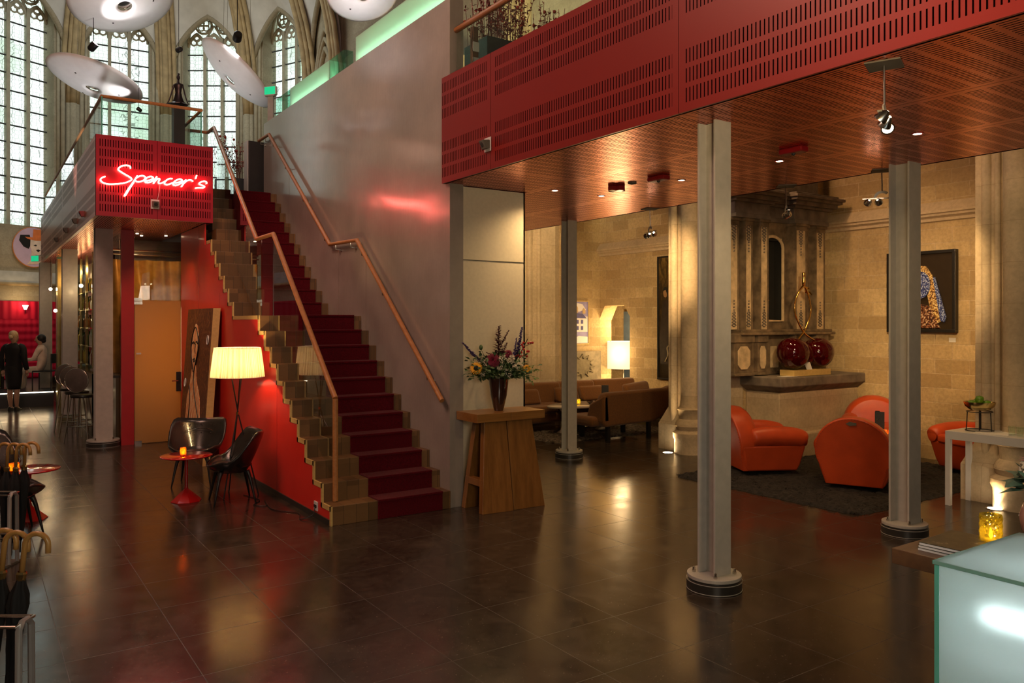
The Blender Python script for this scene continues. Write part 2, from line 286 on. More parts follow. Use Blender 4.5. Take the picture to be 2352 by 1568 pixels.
# ---------------- mesh builder ----------------
class MB:
    def __init__(s): s.v = []; s.f = []
    def add(s, vs, fs):
        o = len(s.v); s.v += [tuple(p) for p in vs]; s.f += [tuple(i+o for i in f) for f in fs]; return s
    def box(s, x0, y0, z0, x1, y1, z1):
        return s.add([(x0,y0,z0),(x1,y0,z0),(x1,y1,z0),(x0,y1,z0),(x0,y0,z1),(x1,y0,z1),(x1,y1,z1),(x0,y1,z1)],
                     [(0,3,2,1),(4,5,6,7),(0,1,5,4),(1,2,6,5),(2,3,7,6),(3,0,4,7)])
    def hexa(s, p): # 8 points bottom 4 ccw then top 4
        return s.add(p, [(0,3,2,1),(4,5,6,7),(0,1,5,4),(1,2,6,5),(2,3,7,6),(3,0,4,7)])
    def prism(s, poly, z0, z1):
        n = len(poly); return s.add([(*p, z0) for p in poly]+[(*p, z1) for p in poly],
            [tuple(range(n-1, -1, -1)), tuple(range(n, 2*n))]+[(i, (i+1) % n, (i+1) % n+n, i+n) for i in range(n)])
    def slab(s, poly3, off): # extrude a planar 3d polygon by vector
        n = len(poly3); off = Vector(off); return s.add(list(poly3)+[tuple(Vector(p)+off) for p in poly3],
            [tuple(range(n-1, -1, -1)), tuple(range(n, 2*n))]+[(i, (i+1) % n, (i+1) % n+n, i+n) for i in range(n)])
    def loft(s, rings, cap=True, closed=True):
        n = len(rings[0]); vs = [p for r in rings for p in r]; fs = []
        for k in range(len(rings)-1):
            for i in range(n if closed else n-1):
                j = (i+1) % n; fs.append((k*n+i, k*n+j, (k+1)*n+j, (k+1)*n+i))
        if cap and closed: fs += [tuple(range(n-1, -1, -1)), tuple(range((len(rings)-1)*n, len(rings)*n))]
        return s.add(vs, fs)
    def tube(s, path, r, seg=8, cap=True, smooth=0):
        P = [Vector(p) for p in path]
        if smooth and len(P) > 2:
            Q = []
            R_ = list(r) if isinstance(r, (list, tuple)) else None; R2 = []
            for i in range(len(P)-1):
                a, b, c, d = P[max(i-1, 0)], P[i], P[i+1], P[min(i+2, len(P)-1)]
                for t in [k/smooth for k in range(smooth)]:
                    Q.append(.5*((2*b)+(c-a)*t+(2*a-5*b+4*c-d)*t*t+(3*b-3*c+d-a)*t**3))
                    if R_: R2.append(R_[i]*(1-t)+R_[i+1]*t)
            Q.append(P[-1]); P = Q
            if R_: r = R2+[R_[-1]]
        rings = []; T = None; up = None
        for i, p in enumerate(P):
            t = (P[min(i+1, len(P)-1)]-P[max(i-1, 0)])
            if t.length < 1e-9: t = Vector((0, 0, 1))
            t.normalize()
            if up is None:
                up = t.orthogonal().normalized()
            else:
                up = (up - t*up.dot(t)); up = up.normalized() if up.length > 1e-6 else t.orthogonal().normalized()
            w = t.cross(up); rr = r[i] if isinstance(r, (list, tuple)) else r
            rings.append([tuple(p+(up*math.cos(2*PI*k/seg)+w*math.sin(2*PI*k/seg))*rr) for k in range(seg)])
        return s.loft(rings, cap)
    def lathe(s, prof, c=(0, 0, 0), seg=24, cap=True, axis=None, sx=1, sy=1):
        rings = []
        if axis is None: U, V, A = Vector((1, 0, 0)), Vector((0, 1, 0)), Vector((0, 0, 1))
        else:
            A = Vector(axis).normalized(); U = A.orthogonal().normalized(); V = A.cross(U)
        for r, h in prof:
            rings.append([tuple(Vector(c)+A*h+U*(sx*r*math.cos(2*PI*k/seg))+V*(sy*r*math.sin(2*PI*k/seg))) for k in range(seg)])
        return s.loft(rings, cap)
    def ball(s, c, r, seg=14, rg=9, sc=(1, 1, 1), wob=0):
        rings = []
        for i in range(1, rg):
            a = PI*i/rg; rings.append([(c[0]+sc[0]*r*math.sin(a)*math.cos(2*PI*k/seg), c[1]+sc[1]*r*math.sin(a)*math.sin(2*PI*k/seg), c[2]-sc[2]*r*math.cos(a)) for k in range(seg)])
        n0 = len(s.v); s.loft(rings, False)
        o = len(s.v); s.v += [(c[0], c[1], c[2]-sc[2]*r), (c[0], c[1], c[2]+sc[2]*r)]
        for k in range(seg):
            s.f.append((n0+(k+1) % seg, n0+k, o)); b = n0+(rg-2)*seg; s.f.append((b+k, b+(k+1) % seg, o+1))
        return s
    def leaf(s, p, d, L, w, nrm=(0, 0, 1)):
        p = Vector(p); d = Vector(d).normalized(); q = d.cross(Vector(nrm))
        q = q.normalized() if q.length > 1e-4 else d.orthogonal().normalized(); u = q.cross(d)
        return s.add([p, p+d*L*.45+q*w, p+d*L-u*L*.12, p+d*L*.45-q*w, p+d*L*.5+u*w*.3], [(0, 1, 4), (1, 2, 4), (2, 3, 4), (3, 0, 4)])
    def move(s, loc=(0, 0, 0), rz=0, sc=1):
        c, q = math.cos(rz), math.sin(rz)
        s.v = [(loc[0]+sc*(x*c-y*q), loc[1]+sc*(x*q+y*c), loc[2]+sc*z) for x, y, z in s.v]; return s
    def local(s, root):
        L = root.location; rz = root.rotation_euler[2]; c, q = math.cos(-rz), math.sin(-rz)
        s.v = [((x-L[0])*c-(y-L[1])*q, (x-L[0])*q+(y-L[1])*c, z-L[2]) for x, y, z in s.v]; return s
def top(o):
    while o.parent: o = o.parent
    return o
def obj(name, mb, m, parent=None, world=False, smooth=False, bevel=0, bseg=2, sub=0, solid=0, angle=40):
    if parent is not None and world: mb.local(top(parent))
    me = bpy.data.meshes.new(name); me.from_pydata(mb.v, [], mb.f); me.update()
    me.materials.append(M[m] if isinstance(m, str) else m)
    o = bpy.data.objects.new(name, me); S.collection.objects.link(o)
    if parent is not None: o.parent = parent
    if smooth:
        for p in me.polygons: p.use_smooth = True
        if smooth == 'a':
            md = None
            try: me.set_sharp_from_angle(angle=math.radians(angle))
            except Exception: pass
    if solid: md = o.modifiers.new('solid', 'SOLIDIFY'); md.thickness = solid; md.offset = 0
    if bevel:
        md = o.modifiers.new('bevel', 'BEVEL'); md.width = bevel; md.segments = bseg; md.limit_method = 'ANGLE'; md.angle_limit = math.radians(35)
    if sub: md = o.modifiers.new('sub', 'SUBSURF'); md.levels = sub; md.render_levels = sub
    return o
def tag(o, label, cat, group=None):
    o['label'] = label; o['category'] = cat
    if group: o['group'] = group
    return o
def thing(name, label, cat, loc=(0, 0, 0), rz=0, group=None):
    o = bpy.data.objects.new(name, None); S.collection.objects.link(o); o.location = loc; o.rotation_euler = (0, 0, rz)
    o.empty_display_size = .1
    return tag(o, label, cat, group)
def struct(name, mb, m, **k):
    o = obj(name, mb, m, **k)
    if o.parent is None: o['kind'] = 'structure'
    return o
def dup(src, loc, rz=None, label=None, group=None, sc=None):
    def cp(o, par):
        c = o.copy(); S.collection.objects.link(c)
        if par is not None: c.parent = par
        for ch in list(kids.get(o.name, [])): cp(ch, c)
        return c
    kids = {}
    for o in bpy.data.objects:
        if o.parent: kids.setdefault(o.parent.name, []).append(o)
    r = cp(src, None); r.location = loc
    if rz is not None: r.rotation_euler = (0, 0, rz)
    if label: r['label'] = label
    if group: r['group'] = group
    if sc: r.scale = (sc, sc, sc)
    return r
# ================= SETTING =================
struct('floor', MB().box(-4, -4, -.2, 13.2, 29, 0), 'floor')
ZS, ZT, ZF = 3.325, 4.408, 3.96      # soffit, parapet top, upper floor
XW = 11.0                           # chapel back wall
# --- apse polygon (regular 12-gon facets) ---
fw = (math.sin(math.atan(1236/1818)), math.cos(math.atan(1236/1818))); rt = (fw[1], -fw[0])
def lw(l, d): return (l*rt[0]+d*fw[0], l*rt[1]+d*fw[1])
AC = lw(-9.56, 20.04); R12 = 5.14
def apv(deg, r=R12, c=(-9.56, 20.04)): return lw(c[0]+r*math.cos(math.radians(deg)), c[1]+r*math.sin(math.radians(deg)))
V = {k: apv(195-30*k) for k in range(-1, 8)}   # V0=195 ... V6=15
SILL, SPR, SW = 4.65, 10.85, .83
def arch_pts(w, spring, n=10, k=1.0):
    # equilateral-type pointed arch from left spring to right spring (2d: s, z)
    R = 2*w*k; cxr = w-R; pts = []
    h = math.sqrt(R*R-cxr*cxr); a1 = math.atan2(h, -cxr)
    L = [(-(cxr+R*math.cos(a1*i/n)), spring+R*math.sin(a1*i/n)) for i in range(n+1)]
    L = [(-(cxr + R*math.cos(a1*i/n)), spring + R*math.sin(a1*i/n)) for i in range(n+1)]
    return L+[(-s, z) for s, z in reversed(L[:-1])]
class Facet:
    def __init__(s, A, B, inward=AC):
        s.A, s.B = Vector(A), Vector(B); s.L = (s.B-s.A).length; s.u = (s.B-s.A).normalized(); s.m = (s.A+s.B)/2
        n = Vector((-s.u.y, s.u.x)); 
        if n.dot(Vector(inward)-s.m) < 0: n = -n
        s.n = n
    def P(s, q, z, off=0): p = s.m+s.u*q+s.n*off; return (p.x, p.y, z)
def arched_wall(F, w, sill, spring, z0, z1, thick, n=10, k=1.0):
    mb = MB(); h = F.L/2; A = arch_pts(w, spring, n, k)
    outl = [(-w, sill)]+A+[(w, sill)]
    for off in (0, -thick):
        g = lambda q, z: F.P(q, z, off)
        quads = [[(-h, z0), (h, z0), (h, sill), (-h, sill)], [(-h, sill), (-w, sill), (-w, spring), (-h, spring)], [(w, sill), (h, sill), (h, spring), (w, spring)]]
        quads += [[(-h, spring), (-w, spring), (-w, z1), (-h, z1)], [(w, spring), (h, spring), (h, z1), (w, z1)]]
        for a, b in zip(A[:-1], A[1:]): quads.append([a, b, (b[0], z1), (a[0], z1)])
        for q in quads: mb.add([g(*p) for p in q], [(0, 1, 2, 3)])
    for a, b in zip(outl, outl[1:]+outl[:1]):
        mb.add([F.P(*a, 0), F.P(*b, 0), F.P(*b, -thick), F.P(*a, -thick)], [(0, 1, 2, 3)])
    return mb
# leaded glazing: clear panes in a fine lead lattice, daylight comes through
n = NT('leaded_glass'); v, x, y, z = n.pos()
u_ = n.op('ADD', n.op('MULTIPLY', x, .8), n.op('MULTIPLY', y, -.45))
vo = n.n('ShaderNodeTexVoronoi', feature='DISTANCE_TO_EDGE'); n.l(n.vec(n.op('MULTIPLY', x, 1), n.op('MULTIPLY', z, 1), y), vo.inputs['Vector']); vo.inputs['Scale'].default_value = 9; vo.inputs['Randomness'].default_value = .35
lead = n.op('LESS_THAN', vo.outputs['Distance'], .035)
tr = n.n('ShaderNodeBsdfTransparent'); n.l(n.ramp(n.noise(v, 1.3, 4), (.35, (.80, .86, .78)), (.6, (1, 1, 1))), tr.inputs[0])
df = n.n('ShaderNodeBsdfDiffuse'); df.inputs[0].default_value = (.16, .17, .16, 1)
mx = n.n('ShaderNodeMixShader'); n.l(n.op('MULTIPLY_ADD', lead, .60, .06), mx.inputs[0]); n.l(tr.outputs[0], mx.inputs[1]); n.l(df.outputs[0], mx.inputs[2]); n.l(mx.outputs[0], n.out.inputs[0])
M['leaded'] = n.m
M['bar'] = pmat('iron_saddle_bar', (.05, .055, .06), .6)
M['tracery'] = pmat('tracery_stone', (.40, .37, .28), .85, var=.15, scale=6)
M['ledge'] = pmat('grey_ledge_stone', (.42, .44, .44), .7, var=.15, scale=4)
names = {0: 'wall_apse_left', 1: 'wall_apse_1', 2: 'wall_apse_2', 3: 'wall_apse_3', 4: 'wall_apse_4', 5: 'wall_apse_5'}
wi = 0
for k in range(-1, 6):
    F = Facet(V[k], V[k+1])
    win = k in (0, 1, 2, 3, 4)
    if win:
        wall = struct('wall_apse_%d' % (k+1), arched_wall(F, SW, SILL, SPR, 0, 16, .55), 'stone_apse')
        wi += 1
        # moulded jamb rolls (three orders) follow the opening
        for j, (dw, off, r) in enumerate(((.10, .03, .05), (.22, .06, .07), (.36, .05, .06))):
            a = arch_pts(SW+dw, SPR, 10)
            path = [F.P(-(SW+dw), SILL-.1, off)]+[F.P(q, z, off) for q, z in a]+[F.P(SW+dw, SILL-.1, off)]
            obj('jamb_moulding', MB().tube(path, r, 8), 'tracery', wall, smooth=True)
        A = arch_pts(SW, SPR, 10)
        w = struct('window_%d' % wi, MB().add([F.P(q, z, -.42) for q, z in [(-SW, SILL)]+A+[(SW, SILL)]], [tuple(range(len(A)+2))]), 'leaded')
        mw = 2*SW/3
        for q in (-mw/2, mw/2):
            b = MB(); p = [F.P(q-.045, SILL, -.47), F.P(q+.045, SILL, -.47), F.P(q+.045, SILL, -.32), F.P(q-.045, SILL, -.32)]
            b.hexa(p+[(x, y, SPR+.15) for x, y, z in p]); obj('mullion', b, 'tracery', w)
        tb = MB()
        def ring(cq, cz, r, tr_=.04, n_=14, a0=0, a1=2*PI):
            tb.tube([F.P(cq+r*math.cos(a0+(a1-a0)*i/n_), cz+r*math.sin(a0+(a1-a0)*i/n_), -.40) for i in range(n_+1)], tr_, 6)
        for q in (-mw, 0, mw):   # three cusped light heads
            for i in range(9): pass
            hh = arch_pts(mw/2-.02, SPR-.15, 6)
            tb.tube([F.P(q+a, z, -.40) for a, z in hh], .045, 6)
            for a in (-1, 1): ring(q+a*.09, SPR+.02, .10, .028, 8)
            ring(q, SPR+.14, .09, .028, 8)
        for q, zz, r in ((-.33, SPR+.56, .22), (.33, SPR+.56, .22), (0, SPR+.98, .21)):
            ring(q, zz, r+.04, .04)
            for t in range(4):
                an = PI/4+t*PI/2; ring(q+r*.5*math.cos(an), zz+r*.5*math.sin(an), r*.42, .022, 10)
        tb.tube([F.P(q, z, -.40) for q, z in A], .06, 6)
        tb.tube([F.P(-mw/2, SPR+.1, -.4), F.P(0, SPR+.55, -.4), F.P(mw/2, SPR+.1, -.4)], .04, 6)
        obj('tracery', tb, 'tracery', w, smooth=True)
        zz = SILL+.42
        bb = MB()
        while zz < SPR+.1:
            bb.tube([F.P(-SW, zz, -.39), F.P(SW, zz, -.39)], .024, 5); zz += .49
        obj('saddle_bar', bb, 'bar', w)
    else:
        wall = struct('wall_apse_%d' % (k+1), MB().slab([F.P(-F.L/2, 0), F.P(F.L/2, 0), F.P(F.L/2, 16), F.P(-F.L/2, 16)], tuple(-F.n*.5)+(0,)), 'stone_apse')
        if k == 5:  # blind arch with moulded frame
            for dw, off, r in ((0, .05, .07), (.16, .07, .06), (.32, .06, .07)):
                a = arch_pts(.62+dw, 8.6, 10); obj('blind_arch', MB().tube([F.P(-.62-dw, 4, off)]+[F.P(q, z, off) for q, z in a]+[F.P(.62+dw, 4, off)], r, 8), 'stone_apse', wall, smooth=True)
    if k in (-1, 0, 1, 2):
        mb = MB().slab([F.P(-F.L/2, 3.02, .0), F.P(F.L/2, 3.02, .0), F.P(F.L/2, 3.34, .0), F.P(-F.L/2, 3.34, .0)], tuple(F.n*.05)+(0,))
        struct('trim_ledge_%d' % (k+2), mb, 'ledge')
        mb = MB().tube([F.P(-F.L/2, 2.98, .05), F.P(F.L/2, 2.98, .05)], .05, 8)
        struct('trim_moulding_%d' % (k+2), mb, 'rib', smooth=True)
# vertex shafts + diagonal ribs + webs
BOSS = Vector((AC[0], AC[1], 15.2)); ZSP = 8.4
def ribcurve(P, Q, n=14):   # springs vertical, then curves over to the boss
    out = []; P = Vector(P); Q = Vector(Q)
    for i in range(n+1):
        a = PI/2*i/n; out.append(P+Vector(((Q.x-P.x)*(1-math.cos(a)), (Q.y-P.y)*(1-math.cos(a)), (Q.z-P.z)*math.sin(a))))
    return out
for k in range(0, 7):
    c = Vector(V[k]); d = (Vector(AC)-c).normalized(); t = Vector((-d.y, d.x))
    sh = MB(); rb = MB()
    for q, off, r in ((-.36, .04, .07), (-.24, .10, .075), (-.11, .17, .07), (0, .24, .10), (.11, .17, .07), (.24, .10, .075), (.36, .04, .07)):
        p = c+t*q+d*off; sh.tube([(p.x, p.y, 0), (p.x, p.y, ZSP)], r, 8)
        if abs(q) < .3:
            rb.tube(ribcurve((p.x, p.y, ZSP), BOSS+Vector((t.x*q*.3, t.y*q*.3, -.12*abs(q)))), r*.95, 8)
    s = struct('trim_shaft_%d' % (k+1), sh, 'stone_apse', smooth=True)
    obj('vault_rib', rb, 'rib', s, smooth=True)
for k in range(-1, 6):
    F = Facet(V[k], V[k+1]); h = F.L/2
    A = arch_pts(h-.12, ZSP+1.0, 14, 1.0)
    wa = MB(); wa.tube([F.P(-h+.12, ZSP-.5, .12)]+[F.P(q, z, .12) for q, z in A]+[F.P(h-.12, ZSP-.5, .12)], .08, 8)
    s = struct('trim_wall_arch_%d' % (k+2), wa, 'stone_apse', smooth=True)
    web = MB(); m = len(A)//2
    for side, base in ((0, V[k]), (1, V[k+1])):
        half = A[:m+1] if side == 0 else list(reversed(A[m:]))
        rc = ribcurve((*base, ZSP+.6), BOSS+Vector((0, 0, .1)), m)
        ar = [F.P(q, z, .10) for q, z in half]
        vs = []
        for i in range(m+1):
            for j in range(6):
                f = j/5; p = Vector(ar[i])*(1-f)+rc[i]*f; p.z += .25*math.sin(PI*f)*i/m; vs.append(tuple(p))
        web.add(vs, [(i*6+j, i*6+j+1, (i+1)*6+j+1, (i+1)*6+j) for i in range(m) for j in range(5)])
    struct('ceiling_web_%d' % (k+2), web, 'vault', smooth=True)
struct('ceiling', MB().box(-4, -4, 15.9, 13.5, 29, 16.2), 'vault')
# nave walls
V7 = V[7]
xr = 8.62; yr = V[6][1]
struct('wall_left', MB().slab([(V[-1][0], V[-1][1], 0), (-1.75, 15, 0), (-1.75, 15, 16), (V[-1][0], V[-1][1], 16)], (-.3, 0, 0)).box(-2.05, -4, 0, -1.75, 15, 16), 'stone_apse')
struct('wall_back', MB().box(-4, -4.2, 0, 13.5, -4, 16), 'stone_apse')
struct('wall_right', MB().box(xr, -4, 5.9, xr+.5, 16.5, 16).prism([(V[6][0], yr+.1), (xr, 16.5), (xr+.6, 16.5), (xr+.6, yr+.3)], 0, 16), 'stone_apse')
sh = MB()
for yy in (16.6, 12.4, 8.0, 3.8):
    for q, off, r in ((-.3, .05, .09), (-.15, .14, .09), (0, .24, .12), (.15, .14, .09), (.3, .05, .09)):
        sh.tube([(xr-off, yy+q, 5.9), (xr-off, yy+q, 15)], r, 8)
struct('trim_nave_shafts', sh, 'rib', smooth=True)
# chapels: back wall, partitions, roof
struct('wall_chapel_back', MB().box(XW, -4, 0, XW+.35, 11.93, 7).box(XW, 11.93, 2.25, XW+.35, 16.6, 7).box(XW+.001, 13.7, 0, XW+.1, 16.6, 2.25)
       .add([(XW, 11.93, 2.02), (XW, 12.10, 2.25), (XW, 11.93, 2.25), (XW+.35, 11.93, 2.02), (XW+.35, 12.10, 2.25), (XW+.35, 11.93, 2.25)], [(0, 1, 2), (3, 5, 4), (0, 3, 4, 1)]).add([(XW, 12.88, 1.95), (XW, 12.70, 2.25), (XW, 12.88, 2.25), (XW+.35, 12.88, 1.95), (XW+.35, 12.70, 2.25), (XW+.35, 12.88, 2.25)], [(0, 2, 1), (3, 4, 5), (0, 1, 4, 3)]), 'stone')
struct('wall_recess', MB().box(XW+1.0, 11.3, 0, XW+1.2, 14.2, 3).box(XW+.36, 13.6, 0, XW+1.0, 13.9, 2.9).box(XW+.36, 11.3, 0, XW+1.0, 11.5, 2.9).box(XW+.36, 11.3, 2.9, XW+1.0, 14.2, 3.0).box(XW+.02, 12.88, 0, XW+.34, 13.0, 2.2), 'stone')
struct('wall_partition_middle', MB().box(9.1, 7.5, 0, XW, 8.57, 6.9), 'stone')
struct('wall_partition_left', MB().prism([(9.25, 11.95), (9.55, 12.35), (9.85, 12.86), (XW, 12.86), (XW, 13.1), (9.3, 13.1)], 0, 7), 'stone')
struct('wall_partition_right', MB().box(9.4, 2.6, 0, XW, 4.27, 6.9), 'stone')
struct('ceiling_chapel', MB().box(xr, -4, 6.9, XW+1.2, 16.6, 7.1).box(xr, -4, 5.9, XW+.4, 16.6, 6.1), 'stone')
struct('wall_chapel_end', MB().box(xr, 16.5, 0, XW+1.2, 16.7, 7), 'stone')
def course(y0, y1, n_):
    prof = [(0, 3.285), (-.035, 3.295), (-.035, 3.335), (-.08, 3.36), (-.08, 3.39), (-.11, 3.40), (-.11, 3.43), (-.02, 3.56), (0, 3.56)]
    struct('trim_string_course_%d' % n_, MB().loft([[(XW+a, y, b) for a, b in prof] for y in (y0, y1)]), 'stone_pier')
course(4.27, 7.45, 1); course(8.57, 12.84, 2)
# pier fronts: engaged shafts with moulded bases
def pier(name, label, xf, y0, y1, shy, shx, extra):
    t = thing(name, label, 'stone pier', (xf, (y0+y1)/2, 0))
    xb = 9.1 if xf < 8.8 else 9.4; b = MB().box(xf, y0, 0, xb, y1, 5.9)
    for xx, yy, r in extra: b.tube([(xx, yy, .42), (xx, yy, 5.9)], r, 10)
    obj('pier_body', b, 'stone_pier', t, world=True, bevel=.02)
    obj('engaged_shaft', MB().lathe([(.17, .62), (.15, .68), (.135, .8), (.13, 5.9)], (shx, shy, 0), 20), 'stone_pier', t, world=True, smooth='a')
    obj('shaft_base', MB().lathe([(.23, 0), (.23, .20), (.25, .24), (.25, .30), (.19, .34), (.22, .40), (.20, .46), (.16, .50), (.17, .62), (.19, .64), (.17, .66)], (shx, shy, 0), 20), 'stone_pier', t, world=True, smooth='a')
    p = MB().prism([(xf-.10, y0-.1), (xb, y0-.1), (xb, y1+.1), (xf-.10, y1+.1)], 0, .38)
    p.hexa([(xf-.10, y0-.1, .38), (xb, y0-.1, .38), (xb, y1+.1, .38), (xf-.1, y1+.1, .38), (xf, y0, .62), (xb, y0, .62), (xb, y1, .62), (xf, y1, .62)])
    obj('plinth', p, 'stone_pier', t, world=True)
pier('stone_pier', 'pale stone pier with a round engaged shaft beside the tall dark painting', 8.68, 7.5, 8.57, 8.07, 8.62, ((8.66, 8.42, .06), (8.66, 7.85, .07), (8.66, 7.72, .05)))
pier('stone_pier', 'stone pier behind the white side table at the right of the room', 8.9, 2.6, 4.24, 3.78, 8.82, ((8.9, 4.12, .05), (8.88, 4.0, .03), (8.88, 3.45, .07)))
t = thing('stone_pier', 'ribbed stone pier behind the rust sofa, right of the cream wall', 'stone pier', (9.2, 12.2, 0))
b = MB().prism([(8.0, 12.3), (8.05, 12.05), (8.6, 12.0), (9.1, 11.93), (9.28, 12.0), (9.6, 12.6), (9.6, 12.35), (8.0, 12.6)], 0, 5.9)
for xx, yy, r in ((8.15, 12.05, .07), (8.32, 12.03, .09), (8.55, 12.01, .06), (8.75, 11.99, .05)): b.tube([(xx, yy, .7), (xx, yy, 5.9)], r, 10)
obj('pier_body', b, 'stone_pier', t, world=True)
struct('wall_chapel_left_end', MB().box(6.4, 13.0, 0, 9.7, 13.2, 7), 'stone')
# white / cream wall beside the staircase wall
struct('wall_cream', MB().box(4.19, 7.16, 0, 5.04, 7.30, ZS).box(5.02, 7.16, 0, 5.04, 8.2, ZS), 'white_wall')
struct('trim_joint', MB().box(4.19, 7.155, 2.555, 5.04, 7.161, 2.561), 'steel_dark')
# polished concrete stair wall
cw = MB().box(4.03, 7.06, 0, 4.19, 13.35, 5.23)
struct('wall_stair', cw, 'concrete')
for i_, (yy, z0_, z1_) in enumerate(((10.05, 2.0, 2.86), (9.15, 1.7, 2.75), (12.05, 3.3, 4.3))): struct('trim_wall_joint_%d' % (i_+1), MB().box(4.0285, yy, z0_, 4.03, yy+.005, z1_), 'stone_dark')
# ================= MEZZANINE =================
t = thing('mezzanine', 'red slotted metal mezzanine gallery on grey steel columns over the lounge', 'mezzanine', (3.98, 1.5, ZS))
ys = [7.14, 6.21, 3.83, 1.45, -.93, -3.4]
for a, b in zip(ys[:-1], ys[1:]):
    obj('fascia_panel', MB().box(3.98, b+.001, ZS, 4.02, a-.001, ZT), 'fascia', t, world=True)
obj('soffit', MB().box(4.0, -3.4, ZS, 7.12, 7.14, ZS+.03).box(5.04, 7.14, ZS, 7.12, 12.6, ZS+.03), 'soffit', t, world=True)
obj('edge_beam', MB().box(7.08, -3.4, ZS, 7.12, 12.6, ZS+.62).box(4.19, 7.10, ZS, 5.04, 7.16, ZF), 'red_dark', t, world=True)
obj('deck', MB().box(4.02, -3.4, ZS+.04, 7.08, 7.05, ZF).box(4.20, 7.17, ZS+.04, 7.08, 12.5, ZF), 'steel_dark', t, world=True)
SP = MB().box(-.055, -.055, 0, .055, .055, .01)
# railing on the mezzanine edge
t = thing('balcony_railing', 'clear glass balcony railing with an oak handrail above the red fascia', 'railing', (4.10, 7, ZF))
for a, b in ((7.03, 5.86), (5.84, 4.2), (4.18, 2.5), (2.48, .8)):
    obj('glass_panel', MB().box(4.095, b, ZF+.02, 4.107, a, 4.87), 'clear', t, world=True)
obj('handrail', MB().tube([(4.10, 7.05, 4.90), (4.10, .5, 4.90)], .03, 12), 'oak_rail', t, world=True, smooth=True)
# steel columns
def column(x, y, w, label, z1=ZS, r=.19, bolts=(.13,), ft=True):
    t = thing('steel_column', label, 'column', (x, y, 0), 0, None)
    h = w/2; f = .012+w*.03; zb = .11
    obj('column_flange', MB().box(-h, -h, zb, h, -h+f, z1), 'steel_paint', t, bevel=.002)
    obj('column_flange', MB().box(-h, h-f, zb, h, h, z1), 'steel_paint', t, bevel=.002)
    obj('column_web', MB().box(-.008, -h+f, zb, .008, h-f, z1), 'steel_paint', t)
    if ft:
        obj('base_plate', MB().lathe([(r, .085), (r, .11)], (0, 0, 0), 40), 'steel_paint', t, bevel=.003)
        obj('foot_ring', MB().lathe([(r+.004, 0), (r+.004, .07), (r-.006, .074), (r-.006, .085)], (0, 0, 0), 40), 'steel_dark', t, smooth='a')
        obj('foot_seam', MB().lathe([(r+.006, .005), (r+.006, .009)], (0, 0, 0), 40).lathe([(r+.006, .066), (r+.006, .070)], (0, 0, 0), 40), 'steel_paint', t)
        for a in (45, 135, 225, 315):
            q = math.radians(a); c = (r*.74*math.cos(q), r*.74*math.sin(q))
            obj('bolt', MB().lathe([(.014, .11), (.014, .125), (.010, .125), (.010, .145), (.004, .15)], (*c, 0), 8), 'chrome', t, smooth='a')
column(4.38, 3.87, .165, 'tall grey steel column nearest the camera, mounted on a round bolted foot')
column(6.92, 8.75, .155, 'grey steel column in front of the rust brown sofa')
column(6.92, 3.90, .19, 'grey steel column right of the orange armchairs')
column(1.64, 13.56, .24, 'grey steel column under the neon sign platform, beside the red panel', r=.23)
column(1.55, 17.7, .26, 'grey steel column behind the bar stools', ft=False)
column(1.42, 21.95, .26, 'farthest grey steel column, carrying the far end of the red platform', ft=False)
# ================= PLATFORM WITH NEON =================
t = thing('platform', 'raised red slotted platform box carrying the pink neon sign', 'platform', (1.34, 11.84, ZS))
obj('front_panel', MB().box(1.34, 11.82, ZS, 2.84, 11.86, ZT), 'box_front', t, world=True)
obj('side_panel', MB().box(1.34, 11.86, ZS, 1.38, 22.2, ZT), 'box_side', t, world=True)
obj('soffit', MB().box(1.38, 11.86, ZS, 2.74, 22.2, ZS+.03), 'soffit', t, world=True)
obj('deck', MB().box(1.38, 11.86, ZS+.04, 2.73, 22.2, ZF).box(2.73, 13.1, ZS+.04, 4.02, 22.2, ZF).box(4.02, 13.4, ZS+.04, 7.0, 18, ZF), 'steel_dark', t, world=True)
obj('right_panel', MB().box(2.80, 11.86, ZS, 2.84, 12.6, ZT), 'red_dark', t, world=True)
t = thing('platform_railing', 'glass railing with oak handrail around the raised platform', 'railing', (1.42, 11.84, ZT))
ZR = 4.94
for (x0, y0, x1, y1) in ((1.42, 11.9, 2.69, 11.912), (1.42, 11.92, 1.432, 13.9), (1.42, 13.92, 1.432, 16.9), (1.42, 16.92, 1.432, 22), (2.70, 11.92, 2.712, 13.2), (2.72, 13.24, 3.07, 13.252)):
    obj('glass_panel', MB().box(x0, y0, ZF, x1, y1, ZR-.03), 'clear', t, world=True)
obj('glass_seam', MB().box(1.415, 11.895, ZT, 1.43, 11.91, ZR).box(2.69, 11.895, ZT, 2.705, 11.91, ZR), 'glass_edge', t, world=True)
obj('handrail', MB().tube([(1.425, 22, ZR), (1.425, 11.9, ZR), (2.70, 11.9, ZR), (2.70, 13.24, ZR), (3.10, 13.24, ZR)], .024, 12), 'oak_rail', t, world=True, smooth='a')
# ================= STAIRCASE =================
t = thing('staircase', 'oak block staircase with a dark red carpet runner and red side wall', 'staircase', (2.75, 7.04, 0))
RS = .18; GO = .226; xs0, xs1 = 2.75, 4.03
steps = []
for i in range(11): steps.append((7.04+GO*i, RS*(i+1)))
for i in range(11): steps.append((10.42+.2245*i, RS*(i+12)))
st = []
for i, (y, z) in enumerate(steps):
    y1 = steps[i+1][0] if i+1 < len(steps) else 13.1
    xl = xs0 if y < 11.7 else 2.86
    obj('step', MB().box(xl+.012, y, max(z-RS-.02, 0) if i else 0, xs1-.001, y1+.03, z), 'oak_block', t, world=True, bevel=.004)
